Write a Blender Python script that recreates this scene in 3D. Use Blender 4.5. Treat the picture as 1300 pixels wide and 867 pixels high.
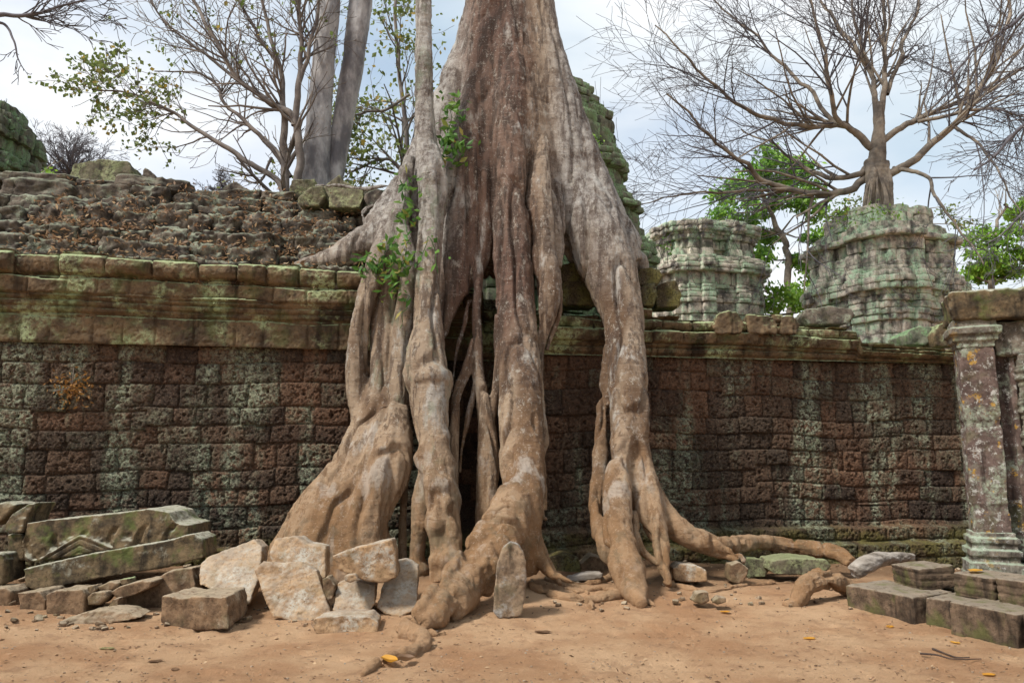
import bpy, bmesh, math, random
import numpy as np
from mathutils import Vector
from mathutils.geometry import convex_hull_2d
R = math.radians
random.seed(7); RNG = np.random.default_rng(11)
for o in list(bpy.data.objects): bpy.data.objects.remove(o)
SC = bpy.context.scene; COL = SC.collection

# ------------------------------------------------------------ camera, light, exposure
F = 950.0; PITCH = math.atan(146.5 / F); CAMZ = 1.6
cd = bpy.data.cameras.new('camera'); cam = bpy.data.objects.new('camera', cd); COL.objects.link(cam)
cd.sensor_width = 36; cd.lens = 36 * F / 1300; cd.clip_start = .05; cd.clip_end = 2000
cam.location = (0, 0, CAMZ); cam.rotation_euler = (R(90) + PITCH, 0, 0); SC.camera = cam
SC.view_settings.view_transform = 'Standard'; SC.view_settings.look = 'None'
SC.view_settings.exposure = 1.15; SC.view_settings.gamma = 1
SUN_EL, SUN_AZ = R(52), R(238)        # azimuth measured clockwise from +Y (north)
sl = bpy.data.lights.new('sun', 'SUN'); sl.energy = 2.6; sl.angle = R(10); sl.color = (1, .95, .87)
so = bpy.data.objects.new('sun', sl); COL.objects.link(so)
sd = Vector((math.sin(SUN_AZ) * math.cos(SUN_EL), math.cos(SUN_AZ) * math.cos(SUN_EL), math.sin(SUN_EL)))
so.rotation_euler = (-sd).to_track_quat('-Z', 'Y').to_euler()
W_ = bpy.data.worlds.new('World'); SC.world = W_; W_.use_nodes = True
nt = W_.node_tree; nt.nodes.clear()
def nd(nt, t, **k):
    n = nt.nodes.new(t)
    for a, b in k.items():
        if a.startswith('i_'): n.inputs[a[2:].replace('_', ' ')].default_value = b
        else: setattr(n, a, b)
    return n
sky = nd(nt, 'ShaderNodeTexSky', sky_type='NISHITA', sun_disc=False, sun_elevation=SUN_EL, sun_rotation=SUN_AZ)
tc = nd(nt, 'ShaderNodeTexCoord'); mp = nd(nt, 'ShaderNodeMapping')
mp.inputs['Scale'].default_value = (1.0, 1.0, 2.2); mp.inputs['Location'].default_value = (3.1, 1.7, 5.2)
nt.links.new(tc.outputs['Generated'], mp.inputs['Vector'])
n1 = nd(nt, 'ShaderNodeTexNoise', i_Scale=2.1, i_Detail=8, i_Roughness=.55, i_Distortion=.3)
nt.links.new(mp.outputs[0], n1.inputs['Vector'])
cr = nd(nt, 'ShaderNodeValToRGB'); cr.color_ramp.elements[0].position = .32; cr.color_ramp.elements[1].position = .56
cr.color_ramp.elements[0].color = (.55, .55, .55, 1)
nt.links.new(n1.outputs[0], cr.inputs[0])
n2 = nd(nt, 'ShaderNodeTexNoise', i_Scale=1.6, i_Detail=6, i_Roughness=.5)
mp2 = nd(nt, 'ShaderNodeMapping'); mp2.inputs['Location'].default_value = (9.1, 2.7, 1.2); mp2.inputs['Scale'].default_value = (1, 1, 2.5)
nt.links.new(tc.outputs['Generated'], mp2.inputs['Vector']); nt.links.new(mp2.outputs[0], n2.inputs['Vector'])
cc = nd(nt, 'ShaderNodeValToRGB'); cc.color_ramp.elements[0].position = .35; cc.color_ramp.elements[1].position = .62
cc.color_ramp.elements[0].color = (.55, .68, .78, 1); cc.color_ramp.elements[1].color = (.96, .98, 1.0, 1)
nt.links.new(n2.outputs[0], cc.inputs[0])
cm = nd(nt, 'ShaderNodeVectorMath', operation='SCALE'); cm.inputs['Scale'].default_value = 5.5
nt.links.new(cc.outputs[0], cm.inputs[0])
mx = nd(nt, 'ShaderNodeMix', data_type='RGBA')
nt.links.new(cr.outputs[0], mx.inputs[0]); nt.links.new(sky.outputs[0], mx.inputs[6]); nt.links.new(cm.outputs[0], mx.inputs[7])
bg = nd(nt, 'ShaderNodeBackground', i_Strength=.092); wo = nd(nt, 'ShaderNodeOutputWorld')
nt.links.new(mx.outputs[2], bg.inputs[0]); nt.links.new(bg.outputs[0], wo.inputs[0])

# ------------------------------------------------------------ helpers
CP, SP = math.cos(PITCH), math.sin(PITCH)
def ray(px, py):
    u = (px - 650) / F; v = (433.5 - py) / F
    return np.array((u, CP - v * SP, SP + v * CP))
def at(px, py, D):                                   # point in the place at distance D seen at px,py
    r = ray(px, py); return r * (D / r[1]) + np.array((0, 0, CAMZ))
def gd(px, py, z=0.0):                               # point on height z
    r = ray(px, py); return r * ((z - CAMZ) / r[2]) + np.array((0, 0, CAMZ))
def ss(a, b, x):
    t = np.clip((x - a) / (b - a), 0, 1); return t * t * (3 - 2 * t)
def hsh(i, j, k, s=0):
    n = (i.astype(np.int64) * 374761393 + j.astype(np.int64) * 668265263 + k.astype(np.int64) * 2147483647 + s * 974634777) & 0xffffffff
    n = ((n ^ (n >> 13)) * 1274126177) & 0xffffffff
    n = ((n ^ (n >> 16)) * 2246822519) & 0xffffffff
    return ((n ^ (n >> 15)) & 0xffffff) / float(0xffffff)
def vn(P, sc, seed=0):                               # value noise -1..1
    Q = P * np.asarray(sc, float) + 1000.37
    I = np.floor(Q); f = Q - I; f = f * f * (3 - 2 * f); I = I.astype(np.int64); r = 0
    for dx in (0, 1):
        for dy in (0, 1):
            for dz in (0, 1):
                w = (f[..., 0] if dx else 1 - f[..., 0]) * (f[..., 1] if dy else 1 - f[..., 1]) * (f[..., 2] if dz else 1 - f[..., 2])
                r = r + w * hsh(I[..., 0] + dx, I[..., 1] + dy, I[..., 2] + dz, seed)
    return r * 2 - 1
def fbm(P, sc, oc=4, g=.5, seed=0):
    sc = np.asarray(sc, float) * np.ones(3); a = 1; r = 0; t = 0
    for o in range(oc):
        r = r + a * vn(P, sc * 2.03 ** o, seed + o * 17); t += a; a *= g
    return r / t
def mk(name, V, Fc, mat, parent=None, org=(0, 0, 0), smooth=True, attrs=None):
    me = bpy.data.meshes.new(name); V = np.asarray(V, float) - np.asarray(org)
    if isinstance(Fc, np.ndarray):
        nf, k = Fc.shape
        me.vertices.add(len(V)); me.vertices.foreach_set('co', V.astype(np.float32).ravel())
        me.loops.add(nf * k); me.loops.foreach_set('vertex_index', Fc.astype(np.int32).ravel())
        me.polygons.add(nf); me.polygons.foreach_set('loop_start', np.arange(0, nf * k, k, dtype=np.int32))
        me.polygons.foreach_set('loop_total', np.full(nf, k, dtype=np.int32)); me.update(calc_edges=True)
    else:
        me.from_pydata([tuple(v) for v in V], [], Fc)
    me.polygons.foreach_set('use_smooth', np.full(len(me.polygons), smooth))
    for an, av in (attrs or {}).items():
        a = me.attributes.new(an, 'FLOAT', 'POINT'); a.data.foreach_set('value', np.asarray(av, np.float32).ravel())
    me.materials.append(mat); me.update()
    o = bpy.data.objects.new(name, me); COL.objects.link(o)
    if parent is not None: o.parent = parent
    else: o.location = org
    return o
def thing(name, label, cat, loc=(0, 0, 0), group=None):
    o = bpy.data.objects.new(name, None); COL.objects.link(o); o.location = [float(c) for c in loc]
    o.empty_display_size = .2
    return tag(o, label, cat, group)
def tag(o, label=None, cat=None, group=None, kind=None):
    if label: o['label'] = label
    if cat: o['category'] = cat
    if group: o['group'] = group
    if kind: o['kind'] = kind
    return o
def gridf(ny, nx, wrap=False):
    j, i = np.meshgrid(np.arange(ny - 1), np.arange(nx if wrap else nx - 1), indexing='ij')
    i2 = (i + 1) % nx
    return np.stack([j * nx + i, j * nx + i2, (j + 1) * nx + i2, (j + 1) * nx + i], -1).reshape(-1, 4)
def cr_path(pts, n=8):                               # catmull-rom through rows of numbers
    P = np.asarray(pts, float); P = np.vstack([2 * P[0] - P[1], P, 2 * P[-1] - P[-2]]); out = []
    for i in range(1, len(P) - 2):
        for t in np.linspace(0, 1, n, endpoint=False):
            a, b, c, d = P[i - 1:i + 3]
            out.append(.5 * ((2 * b) + (c - a) * t + (2 * a - 5 * b + 4 * c - d) * t * t + (3 * b - a - 3 * c + d) * t ** 3))
    out.append(P[-2]); return np.array(out)
def tube(Q, r, sides=12, ed=1.0):                    # closed tube along Q; ed = depth (y) ratio of the section
    Q = np.asarray(Q, float); n = len(Q); r = np.ones(n) * r
    T = np.gradient(Q, axis=0); T /= np.linalg.norm(T, axis=1)[:, None] + 1e-9
    a = np.linspace(0, 2 * np.pi, sides, endpoint=False); V = []
    # parallel-transported frame
    ref = np.array((1., 0, 0)) if abs(T[0][0]) < .9 else np.array((0, 0, 1.))
    U = ref
    for i in range(n):
        U = U - T[i] * (U @ T[i]); U /= np.linalg.norm(U) + 1e-9; B = np.cross(T[i], U)
        rg = np.outer(np.cos(a), U) + np.outer(np.sin(a), B); rg[:, 1] *= ed
        V.append(Q[i] + rg * r[i])
    V = np.vstack(V + [Q[:1], Q[-1:]]); Fq = gridf(n, sides, True).tolist(); c0 = n * sides
    for k in range(sides):
        Fq.append([c0, (k + 1) % sides, k]); Fq.append([c0 + 1, (n - 1) * sides + k, (n - 1) * sides + (k + 1) % sides])
    return V, Fq
def join(parts):
    V = []; Fc = []; o = 0
    for v, f in parts:
        V.append(np.asarray(v)); Fc += [[i + o for i in q] for q in f]; o += len(v)
    return np.vstack(V), Fc
def pxtube(pts, ed=1.0, sides=14, n=8):              # rows of px, py, distance, half width in px
    P = cr_path(pts, n); Q = np.array([at(*p[:3]) for p in P])
    r = np.array([max(p[3], .3) * p[2] / F * 1.02 for p in P]); return tube(Q, r, sides, ed)
def remesh(name, V, Fc, vox, sm, disp, mat, parent=None, org=(0, 0, 0), attrs=None):
    me = bpy.data.meshes.new('tmp'); me.from_pydata([tuple(v) for v in V], [], Fc)
    o = bpy.data.objects.new('tmp', me); COL.objects.link(o)
    m = o.modifiers.new('r', 'REMESH'); m.mode = 'VOXEL'; m.voxel_size = vox
    if sm: s = o.modifiers.new('s', 'SMOOTH'); s.iterations = sm; s.factor = .5
    dg = bpy.context.evaluated_depsgraph_get(); m2 = bpy.data.meshes.new_from_object(o.evaluated_get(dg))
    bpy.data.objects.remove(o); bpy.data.meshes.remove(me)
    n = len(m2.vertices); co = np.empty(n * 3, np.float32); m2.vertices.foreach_get('co', co); co = co.reshape(-1, 3).astype(float)
    no = np.empty(n * 3, np.float32); m2.vertices.foreach_get('normal', no); no = no.reshape(-1, 3)
    nf = len(m2.polygons); li = np.empty(len(m2.loops), np.int32); m2.loops.foreach_get('vertex_index', li)
    Fq = li.reshape(-1, 4) if len(li) == nf * 4 else None
    if Fq is None: Fq = [list(p.vertices) for p in m2.polygons]
    bpy.data.meshes.remove(m2)
    if disp: co = co + no * disp(co, no)[:, None]
    return mk(name, co, Fq, mat, parent, org, True, attrs(co) if attrs else None)

# ------------------------------------------------------------ materials
class M:
    def __init__(s, name, rough=.9, spec=.25):
        s.m = bpy.data.materials.new(name); s.m.use_nodes = True; s.t = s.m.node_tree; s.t.nodes.clear()
        s.b = nd(s.t, 'ShaderNodeBsdfPrincipled'); s.b.inputs['Roughness'].default_value = rough
        s.b.inputs['Specular IOR Level'].default_value = spec
        o = nd(s.t, 'ShaderNodeOutputMaterial'); s.t.links.new(s.b.outputs[0], o.inputs[0])
        s.c = nd(s.t, 'ShaderNodeTexCoord').outputs['Object']; s.bump_prev = None
    def L(s, a, b): s.t.links.new(a, b)
    def geo(s, w='Normal'): return nd(s.t, 'ShaderNodeNewGeometry').outputs[w]
    def noise(s, sc=5, det=5, ro=.6, st=(1, 1, 1), loc=(0, 0, 0), dist=0):
        m = nd(s.t, 'ShaderNodeMapping'); m.inputs['Scale'].default_value = st; m.inputs['Location'].default_value = loc
        s.L(s.c, m.inputs[0]); n = nd(s.t, 'ShaderNodeTexNoise', i_Scale=sc, i_Detail=det, i_Roughness=ro, i_Distortion=dist)
        s.L(m.outputs[0], n.inputs['Vector']); return n.outputs[0]
    def voro(s, sc=30, st=(1, 1, 1), feat='F1'):
        m = nd(s.t, 'ShaderNodeMapping'); m.inputs['Scale'].default_value = st; s.L(s.c, m.inputs[0])
        n = nd(s.t, 'ShaderNodeTexVoronoi', feature=feat, i_Scale=sc); s.L(m.outputs[0], n.inputs['Vector']); return n.outputs['Distance']
    def rng(s, v, a, b, c=0, d=1, smooth=True):
        n = nd(s.t, 'ShaderNodeMapRange'); n.interpolation_type = 'SMOOTHSTEP' if smooth else 'LINEAR'
        s.L(v, n.inputs[0]); 
        for i, x in zip((1, 2, 3, 4), (a, b, c, d)): n.inputs[i].default_value = x
        return n.outputs[0]
    def mth(s, op, a, b=None):
        n = nd(s.t, 'ShaderNodeMath', operation=op)
        for i, x in enumerate((a, b)):
            if x is None: continue
            if isinstance(x, (int, float)): n.inputs[i].default_value = x
            else: s.L(x, n.inputs[i])
        return n.outputs[0]
    def mix(s, f, a, b, mode='MIX'):
        n = nd(s.t, 'ShaderNodeMix', data_type='RGBA', blend_type=mode)
        for i, x in ((0, f), (6, a), (7, b)):
            if isinstance(x, (int, float)): n.inputs[i].default_value = x
            elif isinstance(x, tuple): n.inputs[i].default_value = (*x, 1)
            else: s.L(x, n.inputs[i])
        return n.outputs[2]
    def attr(s, n): return nd(s.t, 'ShaderNodeAttribute', attribute_name=n).outputs['Fac']
    def sep(s, v, ax):
        n = nd(s.t, 'ShaderNodeSeparateXYZ'); s.L(v, n.inputs[0]); return n.outputs[ax]
    def bump(s, h, dist=.01, st=1.0):
        n = nd(s.t, 'ShaderNodeBump', i_Strength=st, i_Distance=dist); s.L(h, n.inputs['Height'])
        if s.bump_prev: s.L(s.bump_prev, n.inputs['Normal'])
        s.bump_prev = n.outputs[0]; s.L(n.outputs[0], s.b.inputs['Normal'])
    def col(s, c):
        if isinstance(c, tuple): s.b.inputs['Base Color'].default_value = (*c, 1)
        else: s.L(c, s.b.inputs['Base Color'])
        return s.m
    def rnd(s): return nd(s.t, 'ShaderNodeObjectInfo').outputs['Random']

def m_laterite():
    m = M('laterite'); b = m.attr('blk'); k = m.attr('blk2')
    n = m.noise(9, 6, .65); c = m.mix(m.rng(m.mth('ADD', b, m.mth('MULTIPLY', n, .8)), .45, 1.3), (.052, .033, .023), (.180, .096, .056))
    big = m.noise(.55, 3, .5, (1, 1, 1.2)); c = m.mix(m.rng(big, .42, .62), c, m.mix(.6, c, (.085, .060, .040)))
    c = m.mix(m.rng(m.noise(28, 8, .85), .54, .62, 0, .6), c, (.34, .25, .17))
    # lichen runs down in broad streaks and picks out some blocks
    st = m.noise(1.5, 4, .55, (1.1, 1, .16), (4.3, 0, 1)); br = m.noise(15, 8, .82)
    f = m.mth('ADD', m.rng(st, .47, .60), m.rng(k, .70, .98, 0, .42)); f = m.mth('MULTIPLY', f, m.rng(br, .45, .53))
    f = m.mth('MULTIPLY', m.mth('MINIMUM', f, 1.0), m.rng(m.noise(2.8, 4, .6), .36, .54, .25, 1)); 
    c = m.mix(m.mth('MULTIPLY', f, .85), c, m.mix(m.noise(6, 2), (.24, .29, .17), (.46, .48, .36)))
    z = m.sep(m.c, 2); c = m.mix(m.mth('MULTIPLY', m.rng(z, .62, .35), m.rng(m.noise(3, 4), .4, .6, .15, .8)), c, (.17, .15, .04))
    pit = m.voro(46); m.bump(m.rng(pit, .05, .45), .035, 1.0); m.bump(m.noise(40, 6, .8), .05, 1.0)
    c = m.mix(m.rng(m.noise(34, 6, .8, loc=(1, 1, 5)), .52, .58, 0, .8), c, (.018, .012, .009))
    return m.col(c)
def m_sand_stone(name, a, b, lich_lit, lf=.5, top=.6, moss=(.10, .14, .04), mf=.5, streak=True, orange=0, white=0, sc=1.0):
    m = M(name); n = m.noise(3.1 * sc, 7, .65); c = m.mix(m.rng(n, .34, .66), a, b)
    c = m.mix(m.rng(m.noise(15 * sc, 6, .7), .5, .72, 0, .6), c, tuple(x * .35 for x in a))
    if streak:
        s = m.noise(4 * sc, 4, .6, (1, 1, .12), (2, 1, 0)); c = m.mix(m.rng(s, .52, .68, 0, .75), c, tuple(x * .22 for x in a))
    br = m.noise(26 * sc, 6, .72); nz = m.sep(m.geo(), 2)
    br = m.noise(13 * sc, 8, .82); f = m.mth('MULTIPLY', m.rng(m.noise(1.9 * sc, 5, .6, loc=(7, 3, 1)), .62 - .3 * lf, .76 - .3 * lf), m.rng(br, .42, .54))
    c = m.mix(m.rng(m.noise(9 * sc, 8, .82, loc=(2, 7, 7)), .54, .62, 0, .6), c, tuple(x * .3 for x in a))
    c = m.mix(m.mth('MULTIPLY', f, .85), c, lich_lit)
    tp = m.mth('MULTIPLY', m.rng(nz, .3, .8), m.rng(m.noise(11 * sc, 5, .7), .30, .5)); c = m.mix(m.mth('MULTIPLY', tp, top), c, tuple(x * .9 for x in lich_lit))  # upward faces paled: ledge lichen, plus light from above painted into stone tops
    ms = m.mth('MULTIPLY', m.rng(m.noise(2.4 * sc, 5, .6, loc=(1, 9, 4)), .50, .68), mf); c = m.mix(ms, c, moss)
    if orange: c = m.mix(m.mth('MULTIPLY', m.rng(m.noise(5, 5, .7, loc=(3, 3, 8)), .60, .66), orange), c, (.42, .24, .03))
    if white: c = m.mix(m.mth('MULTIPLY', m.rng(m.noise(13, 8, .8, loc=(5, 1, 2)), .545, .60), white), c, (.50, .50, .46))
    m.bump(m.noise(14 * sc, 6, .7), .03, .6); m.bump(m.noise(75 * sc, 5, .75), .008, .8)
    return m.col(c)
def m_bark(name, dusty=True, grey=.5, green=0.0):
    m = M(name, .75, .3); fib = m.noise(9, 6, .65, (1, 1, .13)); fib2 = m.noise(32, 5, .7, (1, 1, .12))
    hor = m.noise(13, 5, .65, (.30, .30, 3.0))
    x = m.sep(m.c, 0); z = m.sep(m.geo('Position'), 2)
    c = m.mix(m.rng(m.noise(1.3, 4, .55, (1, 1, .3), (1, 2, 3)), .40, .58), (.140, .084, .048), (.35, .265, .185))
    if dusty:      # the old middle of the trunk is red brown, the flares are pale
        cen = m.mth('MULTIPLY', m.rng(m.mth('ABSOLUTE', m.mth('ADD', x, m.mth('MULTIPLY', m.noise(1.2, 3, .5, (1, 1, .3)), .5))), 1.0, .35), m.rng(z, 2.2, 4.2))
        c = m.mix(m.mth('MULTIPLY', cen, .85), c, m.mix(m.rng(fib, .4, .6), (.165, .095, .070), (.060, .036, .030)))
    c = m.mix(m.mth('MULTIPLY', m.rng(m.mth('ADD', z, m.mth('MULTIPLY', fib, 1.5)), 4.2, 6.4), m.rng(m.mth('ABSOLUTE', x), .45, 1.0)), c, m.mix(m.rng(m.noise(5, 8, .8), .35, .65), (.13, .105, .09), (.45, .43, .40)))
    c = m.mix(m.rng(fib, .50, .58, 0, .7), c, (.070, .043, .030))
    c = m.mix(m.mth('MULTIPLY', m.rng(m.noise(2.2, 6, .7, (1, 1, .35), (6, 1, 2)), .66 - .2 * grey, .76 - .2 * grey), .75), c, (.46, .445, .41))
    c = m.mix(m.rng(hor, .60, .68, 0, .35), c, (.46, .41, .35))
    c = m.mix(m.rng(m.noise(11, 6, .7, (.25, .25, 3.4), (3, 3, 3)), .60, .66, 0, .6), c, (.055, .035, .028))
    c = m.mix(m.rng(m.noise(38, 4, .7), .60, .68, 0, .6), c, (.60, .57, .50))
    c = m.mix(m.rng(m.noise(11, 8, .8), .56, .62, 0, .6), c, (.070, .046, .034))
    c = m.mix(m.rng(m.noise(9, 8, .8, (1, 1, .6), (4, 8, 8)), .56, .62, 0, .6), c, (.46, .43, .37))
    if green: c = m.mix(m.mth('MULTIPLY', m.rng(m.noise(3.4, 6, .7, (1, 1, .5), (9, 9, 1)), .5, .66), green), c, (.20, .25, .17))
    if dusty:
        z = m.sep(m.geo('Position'), 2); h = m.mth('ADD', z, m.mth('MULTIPLY', m.noise(2.5, 5), 1.6))
        c = m.mix(m.rng(h, 3.8, .8, 0, .55), c, (.400, .215, .088))
        c = m.mix(m.mth('MULTIPLY', m.rng(z, 2.2, .3, 0, .45), m.rng(m.noise(4, 6, .7), .5, .62)), c, (.12, .10, .06))
        h2 = m.mth('ADD', z, m.mth('MULTIPLY', m.noise(5, 4), .5)); c = m.mix(m.rng(h2, .60, .20, 0, .7), c, (.44, .265, .145))
    m.bump(fib, .05, .7); m.bump(fib2, .012, .7); m.bump(hor, .02, .7); m.bump(m.noise(12, 6, .75), .05, .5); m.bump(m.noise(45, 6, .8), .03, 1)
    return m.col(c)
def m_plain(name, a, b, sc=8, rough=.9, st=(1, 1, 1), bump=.01, trans=0):
    m = M(name, rough); m.L(m.mix(m.rng(m.noise(sc, 5, .65, st), .35, .65), a, b), m.b.inputs['Base Color'])
    if bump: m.bump(m.noise(sc * 5, 5, .7, st), bump, .8)
    return m.m
def m_leaf(name, a, b, c3=None):
    m = M(name, .55, .35); l = m.attr('lv'); c = m.mix(m.rng(l, 0, 1, smooth=False), a, b)
    if c3: c = m.mix(m.rng(l, .86, .93), c, c3)
    m.L(c, m.b.inputs['Base Color'])
    tr = nd(m.t, 'ShaderNodeBsdfTranslucent'); m.L(c, tr.inputs[0]); ms = nd(m.t, 'ShaderNodeMixShader'); ms.inputs[0].default_value = .4
    m.L(m.b.outputs[0], ms.inputs[1]); m.L(tr.outputs[0], ms.inputs[2])
    out = [n for n in m.t.nodes if n.type == 'OUTPUT_MATERIAL'][0]; m.L(ms.outputs[0], out.inputs[0])
    return m.m
def m_ground():
    m = M('sandy_earth', .95, .15)
    c = m.mix(m.rng(m.noise(.9, 6, .6), .35, .65), (.48, .268, .142), (.66, .43, .255))
    c = m.mix(m.rng(m.noise(3.3, 7, .72), .50, .66, 0, .5), c, (.33, .185, .105))
    c = m.mix(m.rng(m.noise(26, 6, .75), .56, .72, 0, .5), c, (.62, .47, .33))
    c = m.mix(m.rng(m.noise(90, 4, .7), .60, .70, 0, .7), c, (.15, .085, .05))
    c = m.mix(m.rng(m.noise(60, 4, .7, loc=(4, 4, 4)), .64, .70, 0, .7), c, (.72, .62, .50))
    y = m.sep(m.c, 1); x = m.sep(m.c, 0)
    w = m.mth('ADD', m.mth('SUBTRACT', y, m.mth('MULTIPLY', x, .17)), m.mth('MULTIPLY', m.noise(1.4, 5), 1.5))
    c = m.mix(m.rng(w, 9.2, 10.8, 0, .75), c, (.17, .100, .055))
    m.bump(m.noise(7, 7, .7), .05, .8); m.bump(m.noise(30, 6, .8), .03, 1); m.bump(m.noise(120, 4, .7), .005, .9)
    return m.col(c)
LAT = m_laterite()
CORN = m_sand_stone('cornice_stone', (.060, .040, .024), (.165, .112, .062), (.33, .39, .21), .42, .9, (.075, .105, .03), .4)
ROOFM = m_sand_stone('roof_stone', (.042, .034, .028), (.145, .118, .092), (.27, .30, .22), .30, .6, (.10, .11, .04), .15, sc=1.5)
TOWER = m_sand_stone('tower_stone', (.11, .10, .09), (.60, .54, .45), (.38, .54, .37), .56, 1.0, (.12, .19, .10), .3, sc=1.0)
MOSSG = m_sand_stone('mossy_grey_stone', (.065, .055, .036), (.15, .13, .085), (.25, .27, .14), .6, .7, (.07, .09, .03), .45, sc=1.8)
TOWER2 = m_sand_stone('mossy_tower_stone', (.075, .075, .055), (.16, .16, .115), (.17, .28, .14), .62, .75, (.08, .13, .045), .55, sc=1.6)
SLABM = m_sand_stone('fallen_sandstone', (.20, .118, .062), (.40, .26, .145), (.42, .39, .33), .40, .45, (.20, .14, .065), .4, False, sc=1.9)
MOSSY = m_sand_stone('mossy_sandstone', (.040, .029, .017), (.165, .115, .062), (.40, .39, .31), .10, .9, (.08, .105, .025), .7, True, sc=1.6)
BROWN = m_sand_stone('brown_stone', (.085, .050, .028), (.23, .145, .083), (.38, .31, .22), .3, .75, (.11, .10, .045), .35, False, sc=1.6)
PILB = m_sand_stone('grey_carved_stone', (.080, .066, .052), (.22, .19, .15), (.30, .36, .27), .5, .8, (.11, .14, .06), .35, True, .3, .45, sc=1.8)
STUMP = m_sand_stone('stump_stone', (.15, .105, .07), (.33, .235, .15), (.34, .33, .31), .45, .8, (.10, .10, .05), .3, True, sc=1.8)
STEPM = m_sand_stone('step_stone', (.055, .037, .024), (.17, .115, .075), (.30, .25, .19), .2, .7, (.09, .10, .025), .6, True, sc=1.6)
PILM = m_sand_stone('pillar_stone', (.070, .046, .039), (.150, .105, .088), (.27, .31, .23), .45, .7, (.11, .13, .05), .3, True, .7, .6, sc=1.6)
BARK = m_bark('fig_bark'); BARKG = m_bark('stem_bark', True, .8, .5)
SILV = m_plain('silver_bark', (.42, .41, .41), (.13, .125, .135), 2.4, .7, (1, 1, .45), .03)
TWIG = m_plain('grey_twig_bark', (.20, .175, .155), (.10, .085, .08), 2.5)
TWIGD = m_plain('dark_twig_bark', (.125, .118, .13), (.07, .066, .075), 3)
LIMB = m_plain('pale_limb_bark', (.27, .225, .175), (.10, .085, .072), 2.2, .85, (1, 1, 1), .02)
LEAFG = m_leaf('green_leaf', (.05, .13, .025), (.14, .28, .04)); LEAFY = m_leaf('olive_leaf', (.10, .15, .04), (.20, .24, .07), (.32, .24, .05))
LEAFB = m_leaf('bright_leaf', (.12, .26, .03), (.26, .42, .05)); LEAFM = m_leaf('mid_leaf', (.08, .21, .03), (.28, .48, .08)); LEAFV = m_leaf('vine_leaf', (.045, .13, .025), (.15, .29, .05), (.34, .30, .08))
OLIVE = m_leaf('faded_leaf', (.20, .19, .08), (.28, .25, .12)); DRY = m_leaf('dry_leaf', (.13, .075, .04), (.33, .20, .115), (.50, .36, .22)); ORL = m_leaf('orange_leaf', (.55, .26, .03), (.65, .36, .06))
FERN = m_leaf('dry_orange_fern', (.22, .10, .03), (.36, .19, .05))
GROUND = m_ground(); LOGD = m_plain('dark_wood', (.10, .065, .045), (.05, .035, .03), 9); LOGM = m_plain('weathered_wood', (.36, .32, .28), (.15, .125, .10), 7, .9, (.3, 1, 1), .02)

# ------------------------------------------------------------ the setting: ground
def gz(x, y):
    x = np.asarray(x, float); y = np.asarray(y, float); P = np.stack([x, y, x * 0], -1)
    z = .07 * fbm(P, .5, 3) * ss(3, 7, y) + .012 * fbm(P, 3.5, 3, seed=5)
    yw = 11.15 + .17 * x
    z = z + .16 * ss(-2.6, -.3, y - yw) * ss(4.5, 1.5, x) - .14 * ss(4, 8, x) * ss(8.5, 11.5, y)
    z = z + .10 * np.exp(-((x - .2) ** 2 / 3.5 + (y - 9.2) ** 2 / 1.6))
    return z
def gp(px, py, dz=0.0):                              # point on the uneven ground seen at px,py
    p = gd(px, py, 0)
    for _ in range(6): p = gd(px, py, float(gz(p[0], p[1])))
    return p + np.array((0, 0, dz))
xs = np.concatenate([-np.geomspace(400, 9, 26), np.arange(-8.8, 8.8, .032), np.geomspace(9, 400, 26)])
ys = np.concatenate([-np.geomspace(200, 2, 14), np.arange(-1, 4, .25), np.arange(4.05, 13.2, .032), np.geomspace(13.6, 900, 30)])
X, Y = np.meshgrid(xs, ys); Z = gz(X, Y); P = np.stack([X, Y, Z], -1)
Z = Z + .012 * fbm(P, 8, 4, seed=9) - .022 * ss(.25, .5, fbm(P, (3.2, 5.0, 1), 2, seed=3)) - .016 * ss(.3, .5, fbm(P, (6, 4, 1), 2, seed=33)); P[..., 2] = Z
g = mk('ground', P.reshape(-1, 3), gridf(len(ys), len(xs)), GROUND); tag(g, kind='structure')

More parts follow.
